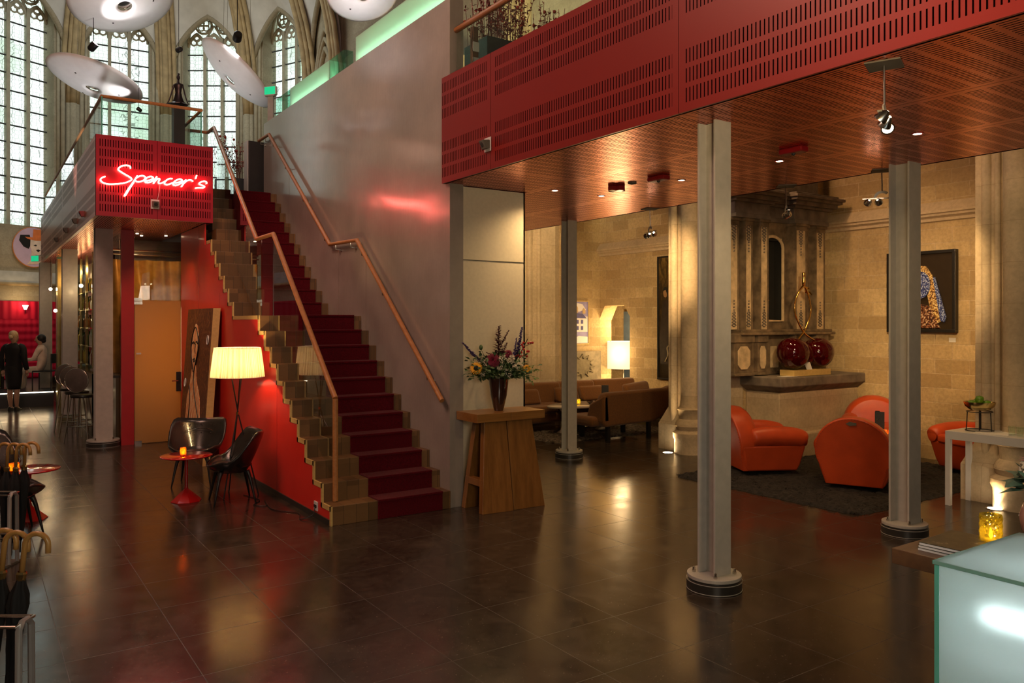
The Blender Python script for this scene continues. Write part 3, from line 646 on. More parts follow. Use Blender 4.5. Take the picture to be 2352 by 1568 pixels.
# pale oak stringer edge along the zigzag
sb = MB()
for i, (y, z) in enumerate(steps[:20]):
    y1 = steps[i+1][0]; xl = xs0 if y < 11.7 else 2.86
    if y > 11.7: continue
    sb.box(xl-.004, y-.003, z-RS-.045 if i else 0, xl+.014, y+.03, z+.001); sb.box(xl-.004, y, z-.045, xl+.014, y1+.03, z+.001)
obj('stringer_edge', sb, 'oak_trim', t, world=True)
# red side wall below the zigzag
pl = [(7.06, 0)]
for i, (y, z) in enumerate(steps[:17]):
    pl.append((y+.028, z-RS-.03 if i else 0)); pl.append((y+.028, z-.043))
pl[0] = (7.068, 0)
pl = pl[1:]; pl += [(11.9, steps[16][1]-.043), (11.9, ZS-.01), (13.5, ZS-.01), (13.5, 0)]
# quads column by column to stay planar-safe
rw = MB()
for i in range(17):
    y, z = steps[i]; y1 = steps[i+1][0] if i < 16 else 11.9
    rw.box(xs0, y+.028, 0, xs0+.02, y1+.028, z-.043)
rw.box(xs0, 11.92, 0, xs0+.02, 13.5, ZS-.005)
obj('side_wall', rw, 'red_paint', t, world=True)
obj('baseboard', MB().box(xs0-.012, 7.07, 0, xs0, 13.45, .055), 'steel_dark', t, world=True)
obj('wall_seam', MB().box(xs0-.0015, 8.63, .06, xs0, 8.634, 1.4).box(xs0-.0015, 11.1, .06, xs0, 11.104, 2.3).box(xs0-.0015, 12.3, .06, xs0, 12.304, 3.3), 'red_dark', t, world=True)
# carpet runner
cr = MB(); cx0, cx1 = 3.22, 3.93; e = .012
for i, (y, z) in enumerate(steps):
    y1 = steps[i+1][0] if i+1 < len(steps) else 13.1
    cr.box(cx0, y-e, z-RS, cx1, y, z+e); cr.box(cx0, y-e-.008, z-.012, cx1, y1, z+e)
obj('carpet_runner', cr, 'carpet', t, world=True, bevel=.005)
# outlet
o = thing('wall_outlet', 'grey double power outlet low on the red stair wall', 'outlet', (2.75, 7.42, .12))
obj('plate', MB().box(-.012, -.045, -.045, 0, .045, .045), 'white_plastic', o, bevel=.004)
for q in (-.02, .02): obj('socket', MB().lathe([(.016, 0), (.016, .005)], (-.011, q, 0), 14, axis=(-1, 0, 0)), 'black_plastic', o)
# left balustrade
t = thing('stair_balustrade', 'glass stair balustrade with an oak handrail ending in an oak post', 'railing', (2.87, 7.24, 0))
rail = [(2.87, 7.24, .19), (2.87, 7.24, 1.17), (2.87, 9.14, 2.924), (2.90, 9.90, 2.93), (3.10, 12.84, ZR), (3.10, 13.22, ZR)]
obj('newel_post', MB().tube([(2.87, 7.24, .185), (2.87, 7.24, 1.165)], .027, 14), 'oak_rail', t, world=True, smooth='a')
obj('handrail', MB().tube(rail[1:], .027, 12), 'oak_rail', t, world=True, smooth='a')
def rz_(y):
    for (a, b) in zip(rail[1:], rail[2:]):
        if a[1] <= y <= b[1]: f = (y-a[1])/(b[1]-a[1]); return a[0]+(b[0]-a[0])*f, a[2]+(b[2]-a[2])*f
def sz(y):
    z = 0
    for yy, zz in steps:
        if y >= yy: z = zz
    return z
for a, b in ((7.27, 8.36), (8.37, 9.16), (9.17, 9.89), (9.90, 11.2), (11.21, 12.6)):
    xa, za = rz_(a); xb, zb = rz_(b)
    obj('glass_panel', MB().slab([(xa, a, sz(a)+.004), (xb, b, sz(a)+.004 if b-a < .9 and sz(b) == sz(a) else max(sz(a)+.004, zb-1.12)), (xb, b, zb-.02), (xa, a, za-.02)], (.012, 0, 0)), 'clear', t, world=True)
# wall side handrail
t = thing('wall_handrail', 'oak handrail on steel brackets along the concrete stair wall', 'handrail', (3.95, 7.1, 1.1))
wr = [(3.95, 7.08, 1.10), (3.95, 9.25, 2.925), (3.95, 10.16, 2.945), (3.95, 12.80, ZR), (3.95, 13.35, ZR)]
obj('handrail', MB().tube(wr, .027, 12), 'oak_rail', t, world=True, smooth='a')
for y in (7.4, 8.5, 9.1, 9.45, 9.95, 10.35, 11.2, 12.0, 12.6, 13.0, 13.25):
    for a, b in zip(wr, wr[1:]):
        if a[1] <= y <= b[1]: z = a[2]+(b[2]-a[2])*(y-a[1])/(b[1]-a[1])
    obj('bracket', MB().tube([(3.95, y, z-.02), (3.95, y, z-.075), (4.03, y, z-.085)], .007, 8).lathe([(.022, 0), (.022, .006)], (4.029, y, z-.085), 12, axis=(-1, 0, 0)), 'chrome', t, world=True, smooth='a')
# light boxes on the wall
def lightbox(label, y0, y1, z1, clear):
    o = thing('glass_light_box', label, 'light box', (4.11, (y0+y1)/2, 5.23))
    obj('frosted_glass', MB().box(4.045, y0, 5.232, 4.053, y1, z1).box(4.17, y0, 5.232, 4.178, y1, z1).box(4.053, y0, 5.232, 4.17, y0+.008, z1).box(4.045, y0, z1, 4.178, y1, z1+.008), 'frost_green', o, world=True)
    obj('tube_lamp', MB().tube([(4.11, y0+.05, 5.27), (4.11, y1-.05, 5.27)], .012, 8), emat('light_box_tube', (.84, 1, .90), 60), o, world=True)
    for a, b in clear:
        obj('clear_glass', MB().box(4.045, a, 5.232, 4.05, b, z1).box(4.17, a, 5.232, 4.178, b, z1).box(4.045, a, z1, 4.178, b, z1+.006), 'clear_green', o, world=True)
lightbox('glowing green glass light box at the left end of the concrete wall top', 10.42, 12.05, 5.50, ((9.9, 10.41), (12.06, 12.75)))
lightbox('glowing green glass light box on the concrete wall beside the mezzanine', 7.08, 9.51, 5.54, ())
# ================= NEON SIGN =================
NEON = [
 [(1.757,3.984),(1.749,4.013),(1.71,4.022),(1.655,4.009),(1.616,3.979),(1.606,3.954),(1.637,3.927),(1.698,3.893),(1.754,3.862),(1.77,3.838),(1.747,3.814),(1.674,3.779),(1.57,3.756),(1.48,3.747),(1.42,3.761),(1.393,3.788),(1.396,3.808),(1.42,3.831),(1.45,3.844)],
 [(1.842,3.896),(1.797,3.815),(1.735,3.714),(1.698,3.643),(1.681,3.608),(1.698,3.623),(1.747,3.715),(1.797,3.802)],
 [(1.806,3.833),(1.828,3.863),(1.865,3.89),(1.909,3.902),(1.941,3.884),(1.928,3.849),(1.884,3.821),(1.84,3.814),(1.806,3.83)],
 [(1.934,3.836),(1.985,3.846),(2.029,3.869),(2.039,3.891),(2.01,3.902),(1.966,3.884),(1.938,3.85),(1.938,3.822),(1.969,3.815),(2.01,3.828),(2.048,3.858),(2.088,3.91)],
 [(2.088,3.91),(2.042,3.809),(2.068,3.849),(2.106,3.884),(2.124,3.874),(2.106,3.836),(2.122,3.817),(2.157,3.831),(2.19,3.855)],
 [(2.288,3.901),(2.248,3.897),(2.203,3.863),(2.184,3.826),(2.209,3.811),(2.248,3.82),(2.294,3.844),(2.333,3.846)],
 [(2.333,3.846),(2.385,3.864),(2.415,3.884),(2.402,3.902),(2.366,3.899),(2.32,3.868),(2.294,3.83),(2.316,3.811),(2.359,3.821),(2.412,3.856),(2.468,3.903)],
 [(2.468,3.903),(2.405,3.799),(2.438,3.851),(2.485,3.895),(2.532,3.906),(2.56,3.888)],
 [(2.609,3.981),(2.595,3.931)],
 [(2.742,3.871),(2.741,3.899),(2.707,3.906),(2.659,3.887),(2.643,3.864),(2.68,3.847),(2.715,3.832),(2.7,3.813),(2.646,3.808),(2.589,3.799)]]
t = thing('neon_sign', 'pink red neon script sign reading Spencer\'s on the red platform front', 'neon sign', (2.07, 11.80, 3.8))
for s_ in NEON:
    obj('neon_tube', MB().tube([(x, 11.775, z) for x, z in s_], .0085, 8, smooth=5), 'neon', t, world=True, smooth='a')
obj('backing', MB().slab([(x, 11.797, z) for x, z in [(1.36,3.79),(1.40,3.74),(1.55,3.72),(1.62,3.69),(1.66,3.58),(1.70,3.58),(1.80,3.75),(1.9,3.79),(2.4,3.77),(2.6,3.78),(2.72,3.78),(2.79,3.86),(2.76,3.93),(2.66,3.94),(2.61,4.01),(2.57,3.94),(1.95,3.93),(1.79,3.93),(1.78,4.03),(1.70,4.05),(1.60,4.0),(1.56,3.93),(1.46,3.88),(1.39,3.85)]], (0, .004, 0)), 'acrylic', t, world=True)
obj('cable', MB().tube([(2.13, 11.80, 3.80), (2.12, 11.80, 3.70), (2.10, 11.80, 3.60)], .003, 6), 'white_plastic', t, world=True)
# wall speakers on white plates
def speaker(name, label, loc, rz, col='black_plastic', sc=1):
    o = thing(name, label, 'speaker', loc, rz)
    if col == 'black_plastic': obj('mount_plate', MB().box(-.055, -.006, -.065, .055, 0, .065), 'white_plastic', o)
    obj('case', MB().hexa([(-.035, -.05, -.05), (.035, -.05, -.05), (.045, -.008, -.04), (-.045, -.008, -.04), (-.035, -.085, .03), (.035, -.085, .03), (.045, -.008, .04), (-.045, -.008, .04)]), 'worn' if col != 'red' else 'red_dark', o, bevel=.006)
    obj('cone', MB().lathe([(.026, 0), (.018, .003), (.006, .001)], (0, -.07, -.01), 16, axis=(0, -1, -.45)), 'black_plastic', o)
speaker('wall_speaker', 'small grey speaker on a white plate under the neon sign', (2.07, 11.815, 3.53), 0)
speaker('wall_speaker', 'small grey speaker on a white plate on the red mezzanine fascia', (3.975, 6.245, 3.56), -PI/2)
for i, (y, lab) in enumerate(((13.2, 'nearest small red speaker under the left edge of the platform'), (14.2, 'small grey speaker second along the platform side'), (15.7, 'small grey speaker third along the platform side'), (17.6, 'farthest small grey speaker on the platform side'))):
    speaker('side_speaker', lab, (1.356, y, 3.50), -PI/2, 'red' if i == 0 else 'x')
# ================= SOFFIT FITTINGS =================
for (x, y, lab) in ((5.19, 6.81, 'recessed downlight in the red soffit, leftmost of the five'), (5.84, 6.80, 'recessed downlight in the soffit beside the cross shaped detector'), (5.86, 5.60, 'bright recessed downlight in the soffit just left of the nearest column'), (5.88, 4.45, 'recessed downlight in the soffit between the two large columns'), (5.89, 3.22, 'recessed downlight in the soffit above the right column')):
    o = thing('downlight', lab, 'ceiling light', (x, y, ZS), 0, 'recessed downlights in the mezzanine soffit')
    obj('lamp_ring', MB().lathe([(.045, 0), (.045, -.004), (.033, -.006), (.033, 0)], (0, 0, 0), 20), 'red_dark', o)
    obj('lamp_lens', MB().lathe([(.030, -.001), (.030, -.004)], (0, 0, 0), 16), 'bulb', o)
    light('SPOT', 'downlight_beam', (x, y, ZS-.02), 75 if x < 5.5 else 34, WARM2, (x, y, 0), .03, 150, 1)
o = thing('smoke_detector', 'dark red cross shaped detector on the soffit', 'detector', (5.575, 6.25, ZS)); obj('housing', MB().box(-.09, -.035, -.05, .09, .035, 0).box(-.035, -.09, -.051, .035, .09, 0), 'red_dark', o, bevel=.006)
for x, y, lab in ((5.53, 5.59, 'dark red box detector on the soffit beside the brightest downlight'), (5.545, 4.06, 'dark red flat detector on the soffit between the columns')):
    o = thing('smoke_detector', lab, 'detector', (x, y, ZS)); obj('housing', MB().box(-.05, -.11, -.045, .05, .11, 0), 'red_dark', o, bevel=.01); obj('lens', MB().ball((0, 0, -.045), .018, 10, 6), 'black_plastic', o, smooth=True)
o = thing('ceiling_sensor', 'small round sensor flush in the soffit behind the cross shaped detector', 'detector', (5.55, 5.985, ZS)); obj('disc', MB().lathe([(.045, 0), (.045, -.012), (.02, -.02)], (0, 0, 0), 16), 'worn', o)
# ================= HANGING SPOT CLUSTERS =================
def spot_cluster(label, x, y, ztop, zl, rz, targets, lit=True, plate=True, power=40, sc=1.0, group='hanging spotlight clusters', ang=50):
    o = thing('hanging_spotlight', label, 'spotlight', (x, y, zl), rz, group)
    if plate: obj('ceiling_plate', MB().box(-.09, -.09, ztop-zl-.008, .09, .09, ztop-zl), 'worn', o)
    obj('rod', MB().tube([(0, 0, .07), (0, 0, (ztop-zl)*.5), (.004, .003, ztop-zl-.005)], .007, 8), 'chrome', o)
    obj('curved_arm', MB().slab([(a*math.cos(q), -.004, a*math.sin(q)) for a, q in [(.075, PI*k/8*.75) for k in range(9)]+[(.05, PI*k/8*.75) for k in range(8, -1, -1)]], (0, .008, 0)), 'steel_paint', o)
    obj('cross_bar', MB().box(-.17, -.012, -.004, .17, .012, .006), 'chrome', o)
    for i, (dx, tg) in enumerate(zip((-.12, 0.03, .12), targets)):
        c = Vector((dx, 0, -.03)); wd = Vector(tg)-Vector((x, y, zl)); wd.rotate(Matrix.Rotation(-rz, 3, 'Z')); wd.normalize()
        h = obj('spot_head', MB().lathe([(.012, -.05), (.022, -.035), (.036, .0), (.038, .012), (.03, .012), (.026, .004)], tuple(c), 16, axis=tuple(wd), cap=False), 'chrome', o, smooth='a')
        obj('lamp', MB().lathe([(.027, .004), (.027, .008)], tuple(c), 14, axis=tuple(wd)), 'bulb' if lit else 'worn', h)
        if lit:
            w = c.copy(); w.rotate(Matrix.Rotation(rz, 3, 'Z')); w += Vector((x, y, zl))+ (Vector(tg)-Vector((x, y, zl))).normalized()*.05
            light('SPOT', 'spot_beam', tuple(w), power, WARM2, tg, .03, ang, .7)
    return o
spot_cluster('lit spotlight cluster hanging closest, from a square plate near the fascia edge', 4.16, 2.46, ZS, 3.03, .4, [(3.4, 5.5, 0), (5.2, 5.5, 0), (2.5, .9, 1.0)], power=26, ang=80)
spot_cluster('lit spotlight cluster hanging above the sofa corner between column and pier', 7.02, 7.24, ZS, 3.03, 1.2, [(XW, 10.7, 2.1), (XW, 11.9, 1.8), (10.3, 12.5, 2.3)], power=260)
spot_cluster('small unlit spotlight hanging before the carved stone altarpiece', 7.02, 5.23, ZS, 3.05, .8, [(9.7, 7.5, 2)]*2, lit=False)
spot_cluster('lit spotlight cluster on a curled cable just left of the right column', 7.04, 4.185, ZS, 3.06, 2.2, [(XW, 5.9, 2.3), (XW, 5.3, 1.6), (10.0, 7.5, 1.6)], power=190)
light('SPOT', 'chapel_fill', (9.0, 3.3, 5.6), 210, WARM2, (9.7, 7.2, 2.1), .05, 55, .8)  # this and the next ones: unseen warm spots added overhead, no fittings
light('SPOT', 'chapel_fill', (7.8, 6.9, 5.4), 150, WARM, (XW, 6.3, 1.8), .08, 80, .8)
light('SPOT', 'chapel_fill', (8.2, 5.0, 5.6), 190, WARM, (9.6, 5.6, .4), .08, 70, .8)
light('SPOT', 'chapel_fill', (7.5, 10.0, 5.6), 190, WARM2, (9.2, 11.6, .6), .08, 80, .8)
light('SPOT', 'chapel_fill', (7.3, 9.8, 5.2), 200, WARM2, (8.6, 12.0, 2.4), .08, 60, .8)
light('SPOT', 'chapel_fill', (7.4, 6.4, 5.6), 150, WARM2, (8.68, 8.2, 2.6), .08, 60, .8)
light('SPOT', 'chapel_fill', (7.3, 3.6, 5.6), 110, WARM2, (8.95, 3.9, 2.4), .08, 60, .8)
# unseen warm lights without fittings, assumed for the fascia and added for columns and floor
light('SPOT', 'assumed_fascia_spot', (2.0, 1.2, 3.0), 230, (1, .66, .28), (4.0, 2.9, 3.9), .1, 95, 1)
light('SPOT', 'upper_nave_fill', (6.0, 10, 5), 900, (1, .86, .5), (8.6, 13, 7), .2, 110, 1)  # unseen spot added to brighten the nave wall behind the dried flowers
light('AREA', 'column_fill', (0.6, -1.2, 2.6), 80, (1, .80, .58), (4.5, 4.2, 1.6), 1.6, sy=1.0)  # no lamp stands here; fill added behind the camera for columns and floor
# floor uplights
for x, y, lab in ((8.36, 8.26, 'round floor uplight glowing at the foot of the pier by the sofa'), (8.60, 3.90, 'round floor uplight glowing at the foot of the right pier')):
    o = thing('floor_uplight', lab, 'floor light', (x, y, 0)); obj('rim', MB().lathe([(.085, 0), (.085, .006), (.07, .006)], (0, 0, 0), 24, cap=False), 'chrome', o)
    obj('lamp_lens', MB().lathe([(.07, .002), (.07, .005)], (0, 0, 0), 20), 'bulb', o)
    light('SPOT', 'uplight_beam', (x, y, .03), 42, WARM2, (x+.30, y-.18, 2.2), .04, 60, .6)
# ================= RETABLE / ALTAR =================
t = thing('stone_altar', 'stone altar block with a thick dark mensa slab under the carved retable', 'altar', (10, 7.2, 0))
b = MB().box(9.14, 6.92, .0, XW, 7.495, .93); obj('altar_block', b, 'stone_pier', t, world=True, bevel=.02)
obj('altar_step', MB().box(9.08, 6.86, 0, XW, 6.95, .36), 'stone_pier', t, world=True, bevel=.03)
prof = [(0, .93), (.10, .99), (.14, 1.02), (.14, 1.13), (.13, 1.15), (0, 1.15)]
mb = MB().loft([[(9.16-d, 6.94-d, z), (XW, 6.94-d, z), (XW, 7.495, z), (9.16-d, 7.495, z)] for d, z in prof[:5]])
obj('mensa', mb, 'stone_dark', t, world=True, bevel=.01)
t = thing('stone_retable', 'dark carved baroque stone altarpiece with pilasters and a black niche', 'altarpiece', (9.7, 7.4, 1.16))
bx = lambda *a: MB().box(*a)
YB = 7.49
obj('predella', bx(8.72, 7.30, 1.16, 10.75, YB, 1.72), 'retable', t, world=True)
for x0, x1, d in ((8.56, 8.98, .1), (9.06, 9.28, .1), (9.86, 10.14, .1), (10.38, 10.68, .1)):
    p = obj('pedestal', bx(x0, 7.30-d, 1.16, x1, 7.32, 1.20).box(x0, 7.30-d, 1.62, x1, 7.32, 1.74).box(x0+.02, 7.33-d, 1.2, x1-.02, 7.32, 1.62), 'retable', t, world=True, bevel=.008)
    cxm = (x0+x1)/2; hw = (x1-x0)*.30
    obj('oval_panel', MB().slab([(cxm+hw*sx, 7.325-d, 1.41+.16*sz_) for sx, sz_ in ((-.5, -1), (.5, -1), (1, -.6), (1, .6), (.5, 1), (-.5, 1), (-1, .6), (-1, -.6))], (0, -.015, 0)), 'retable_light', p, world=True, bevel=.004)
for x in (8.9, 9.52, 9.86):
    obj('predella_panel', bx(x-.09, 7.285, 1.25, x+.09, 7.30, 1.56), 'retable_light', t, world=True, bevel=.005)
obj('base_moulding', bx(8.68, 7.16, 1.72, 10.80, YB, 1.76).box(8.70, 7.2, 1.76, 10.78, YB, 1.80), 'retable', t, world=True, bevel=.01)
obj('back_slab', bx(8.72, 7.34, 1.8, 9.30, YB, 3.4).box(9.76, 7.34, 1.8, 10.72, YB, 3.4).box(9.30, 7.34, 3.12, 9.76, YB, 3.4).box(9.30, 7.34, 1.8, 9.76, YB, 1.90), 'retable', t, world=True)
obj('niche', bx(9.30, 7.47, 1.9, 9.76, 7.485, 3.15), 'nicheblack', t, world=True)
ar = MB(); ar.tube([(9.30, 7.33, 1.92)]+[(9.53-.23*math.cos(PI*k/10), 7.33, 2.98+.16*math.sin(PI*k/10)) for k in range(11)]+[(9.76, 7.33, 1.92), (9.30, 7.33, 1.92)], .022, 8)
ar.add([(9.30, 7.345, 3.0)]+[(9.53-.23*math.cos(PI*k/10), 7.345, 2.98+.16*math.sin(PI*k/10)) for k in range(11)]+[(9.76, 7.345, 3.2), (9.30, 7.345, 3.2)], [tuple(range(14))])
obj('niche_frame', ar, 'retable_light', t, world=True)
def ornament(x, y, z0, up=1):
    m = MB()
    for k in range(9):
        zz = z0+up*(.02+k*.042); s = .045*(1-k*.085)
        if k < 5:
            for a in (-1, 1): m.tube([(x+a*.005, y, zz-.02*up), (x+a*s, y, zz), (x+a*.004, y, zz+.02*up)], .010, 5)
        else: m.ball((x, y, zz), .014, 6, 4)
    return m
for x0, x1, d in ((8.56, 8.73, .05), (8.82, 8.96, .10), (9.09, 9.25, .14), (9.88, 10.12, .14), (10.17, 10.30, .03), (10.42, 10.62, .10)):
    p = obj('pilaster', bx(x0, 7.34-d, 1.8, x1, 7.35, 3.30), 'retable_light' if d > .04 else 'retable', t, world=True, bevel=.004)
    obj('pilaster_edge', bx(x0-.012, 7.33-d, 1.8, x0+.012, 7.35, 3.30).box(x1-.012, 7.33-d, 1.8, x1+.012, 7.35, 3.30), 'retable', p, world=True)
    cxm = (x0+x1)/2
    if d > .04:
        obj('carved_ornament', MB().add(*(lambda a: (a.v, a.f))(ornament(cxm, 7.335-d, 1.84, 1))).add(*(lambda a: (a.v, a.f))(ornament(cxm, 7.335-d, 3.24, -1))), 'stone_dark', p, world=True)
    obj('capital', bx(x0-.03, 7.30-d, 3.30, x1+.03, 7.35, 3.34).box(x0-.015, 7.32-d, 3.24, x1+.015, 7.35, 3.30), 'retable', p, world=True, bevel=.006)
en = MB()
for x0, x1, d in ((8.54, 10.68, .0), (8.56, 9.30, .12), (9.84, 10.66, .12)):
    for z0, z1, q in ((3.34, 3.40, .0), (3.40, 3.56, -.02), (3.56, 3.60, .04), (3.60, 3.66, .09), (3.66, 3.70, .14), (3.70, 3.74, .17), (3.74, 3.78, .10)):
        en.box(x0-max(q, 0), 7.30-d-q, z0, x1+max(q, 0), YB, z1)
obj('entablature', en, 'stone_dark', t, world=True, bevel=.008)
obj('pediment', bx(8.9, 7.25, 3.78, 10.5, YB, 4.05).box(9.2, 7.27, 4.05, 10.2, YB, 4.5), 'stone_dark', t, world=True, bevel=.02)
obj('niche_shade_sheet', bx(9.745, 7.345, 1.92, 9.758, 7.47, 3.10).box(9.31, 7.345, 3.08, 9.75, 7.47, 3.10), 'nicheblack', t, world=True)  # thin black sheets added to darken the niche reveals
# bishop bust in the niche
t = thing('bishop_bust', 'pale gilded bust with a pointed mitre inside the black niche', 'bust', (9.38, 7.40, 1.905))
obj('shoulders', MB().lathe([(.13, 0), (.15, .06), (.12, .16), (.06, .21), (.045, .26)], (0, 0, 0), 18, sy=.45), 'gold', t, smooth=True)
h = MB().ball((0, -.01, .33), .065, 14, 10, (.85, .85, 1.2)); h.tube([(.02, -.07, .34), (.035, -.085, .31), (.02, -.07, .30)], [.008, .016, .008], 6).ball((0.02, -.06, .27), .022)
obj('head', h, 'gold', t, smooth=True)
obj('mitre', MB().lathe([(.06, .37), (.065, .42), (.045, .50), (.004, .58)], (0, 0, 0), 14, sy=.6), 'gold', t, smooth=True)
# cherries sculpture
t = thing('plinth_board', 'pale wooden board under the giant cherries on the altar', 'plinth', (9.85, 7.0, 1.151))
obj('board', MB().box(-.42, -.12, 0, .42, .12, .085), 'oak_trim', t, bevel=.004)
t.location = (9.78, 6.96, 1.151)
t = thing('cherry_sculpture', 'giant glossy dark red cherry pair joined by looping gold stems', 'sculpture', (9.75, 6.95, 1.236))
def cherry(c, r, tilt):
    m = MB(); prof = [(0.001, -.97)]+[(math.sin(PI*k/14)*(1+.07*math.cos(PI*k/14)*-1), -math.cos(PI*k/14)*.97) for k in range(1, 13)]+[(.22, .86), (.07, .76), (.001, .72)]
    return m.lathe([(a*r, b*r) for a, b in prof], c, 32, axis=tilt)
obj('cherry', cherry((-.27, 0.0, .228), .228, (.35, .0, 1)), 'cherry', t, smooth=True)
obj('cherry', cherry((.27, -.02, .225), .225, (-.25, -.1, 1)), 'cherry', t, smooth=True)
obj('cherry', cherry((.09, .07, .20), .17, (0, 0, 1)), 'cherry', t, smooth=True)
A_ = (-.03, 0, 1.18)
obj('stem', MB().tube([(.20, -.02, .40), (-.02, 0, .52), (-.20, 0, .74), (-.23, 0, .92), (-.13, 0, 1.10), A_], [.012, .012, .012, .012, .012, .02], 10, smooth=6), 'gold', t, smooth=True)
obj('stem', MB().tube([(-.19, 0, .40), (.0, 0, .56), (.13, 0, .80), (.10, 0, 1.0), (.02, 0, 1.14), A_], [.012, .012, .012, .012, .012, .02], 10, smooth=6), 'gold', t, smooth=True)
obj('twig', MB().tube([A_, (-.03, 0, 1.24), (-.025, 0, 1.30), (-.028, 0, 1.37)], [.022, .026, .02, .026], 10), 'gold', t, smooth=True)
obj('leaf', MB().leaf((-.02, 0, 1.18), (.55, .0, -.45), .20, .05, (0, 1, .2)), 'gold', t, smooth=True, solid=.006)
o = obj('info_card', MB().hexa([(-.06, 0, 0), (.06, 0, 0), (.06, .01, 0), (-.06, .01, 0), (-.06, .04, .10), (.06, .04, .10), (.06, .05, .10), (-.06, .05, .10)]), 'paper'); o.location = (9.72, 6.85, 1.237); tag(o, 'small white info card in front of the cherries', 'card')
o = obj('leaflets', MB().box(-.16, -.07, 0, .10, .07, .004).add([(-.05, -.09, .006), (.22, -.06, .006), (.20, .06, .006), (-.04, .05, .006)], [(0, 1, 2, 3)]), 'paper'); o.location = (9.32, 6.90, 1.152); tag(o, 'white leaflets spread on the corner of the altar slab', 'paper', )
# ================= PAINTINGS =================
def artmat(name, build): 
    n = NT(name); build(n); return n.m
def frame(label, name, x0, p0, p1, z0, z1, fm, canvas, fw_=.05, dep=.06, mirror=False):
    # picture hanging on a wall plane x = x0, spanning y p0..p1
    t = thing(name, label, 'painting', (x0, (p0+p1)/2, (z0+z1)/2))
    obj('canvas', MB().box(x0-dep*.55, p0+fw_*.5, z0+fw_*.5, x0-.004, p1-fw_*.5, z1-fw_*.5), canvas, t, world=True)
    obj('frame', MB().box(x0-dep, p0, z0, x0-.002, p1, z0+fw_).box(x0-dep, p0, z1-fw_, x0-.002, p1, z1).box(x0-dep, p0, z0+fw_, x0-.002, p0+fw_, z1-fw_).box(x0-dep, p1-fw_, z0+fw_, x0-.002, p1, z1-fw_), fm, t, world=True, bevel=.005)
    return t
n = NT('dark_old_canvas'); v, x, y, z = n.pos(); mp = n.n('ShaderNodeMapping'); n.l(v, mp.inputs[0]); mp.inputs['Scale'].default_value = (1, 3, 1.4)
f = n.noise(mp.outputs[0], 3, 8, .7)
hh = n.op('MULTIPLY', n.op('SUBTRACT', z, 1.0), .45)
c = n.ramp(n.op('ADD', n.op('MULTIPLY', f, .75), n.op('MULTIPLY', hh, .22)), (.38, (.006, .004, .002)), (.52, (.035, .022, .008)), (.64, (.17, .11, .03)), (.78, (.34, .24, .09)))
n.set(Base_Color=c, Roughness=.35); M['old_canvas'] = n.m
t = frame('tall dark old painting of a standing figure in a thin black frame', 'tall_painting', XW, 9.75, 11.11, .80, 3.17, 'black', 'old_canvas', .03, .05)
fig = MB(); yc = 10.86
fig.tube([(XW-.045, yc, 2.42), (XW-.045, yc, 2.30)], .05, 8)
obj('painted_figure', MB().slab([(XW-.041, y_, z_) for y_, z_ in ((10.98, 2.1), (10.95, 2.28), (10.87, 2.35), (10.78, 2.2), (10.66, 1.8), (10.55, 1.3), (10.6, 1.1), (11.02, 1.1), (11.05, 1.6))], (-.003, 0, 0)), pmat('painted_brown_coat', (.022, .014, .008), .6, var=.5), t, world=True)
obj('painted_face', MB().slab([(XW-.044, 10.89+.055*math.cos(a*PI/6), 2.46+.085*math.sin(a*PI/6)) for a in range(12)], (-.002, 0, 0)), pmat('painted_face', (.30, .17, .07), .6), t, world=True)
obj('painted_hair', MB().slab([(XW-.046, y_, z_) for y_, z_ in ((10.95, 2.50), (10.93, 2.57), (10.87, 2.58), (10.82, 2.52), (10.82, 2.38), (10.85, 2.46), (10.88, 2.52))], (-.002, 0, 0)), 'nicheblack', t, world=True)
obj('painted_dog', MB().tube([(XW-.043, 10.9, 1.15), (XW-.043, 10.82, 1.28), (XW-.043, 10.84, 1.42), (XW-.043, 10.74, 1.48)], .012, 6, smooth=4).tube([(XW-.043, 10.62, 1.3), (XW-.043, 10.55, 1.5), (XW-.043, 10.45, 1.55)], .016, 6, smooth=4), pmat('painted_pale', (.40, .33, .20), .6), t, world=True)
# framed relief picture with draped ochre and blue textile shapes (generic stand-in)
t = frame('black framed picture of gold and blue textile folds on a brown ground', 'framed_picture', XW, 5.45, 6.42, 1.76, 2.89, 'black', pmat('brown_ground', (.030, .020, .010), .35), .045, .09)
n = NT('gold_sequins'); v, x, y, z = n.pos(); f = n.noise(v, 60, 3); n.set(Base_Color=n.ramp(f, (.42, (.10, .035, .01)), (.5, (.62, .33, .06)), (.6, (.95, .80, .40))), Roughness=.3); n.bump(f, 1, .02); gs = n.m
n = NT('blue_sequins'); v, x, y, z = n.pos(); f = n.noise(v, 60, 3); n.set(Base_Color=n.ramp(f, (.42, (.012, .02, .14)), (.5, (.06, .12, .48)), (.62, (.55, .65, .85))), Roughness=.3); n.bump(f, 1, .02); bs = n.m
n = NT('brown_sequins'); v, x, y, z = n.pos(); f = n.noise(v, 45, 3); n.set(Base_Color=n.ramp(f, (.42, (.04, .012, .005)), (.55, (.26, .08, .02)), (.64, (.75, .6, .4))), Roughness=.35); n.bump(f, 1, .02); br_ = n.m
xx = XW-.055
obj('ochre_cloth', MB().slab([(xx, y_, z_) for y_, z_ in ((6.05, 2.70), (5.86, 2.68), (5.77, 2.55), (5.68, 2.2), (5.62, 1.92), (5.76, 1.87), (5.80, 2.1), (5.84, 2.3), (5.9, 2.5), (6.05, 2.58))], (-.02, 0, 0)), gs, t, world=True)
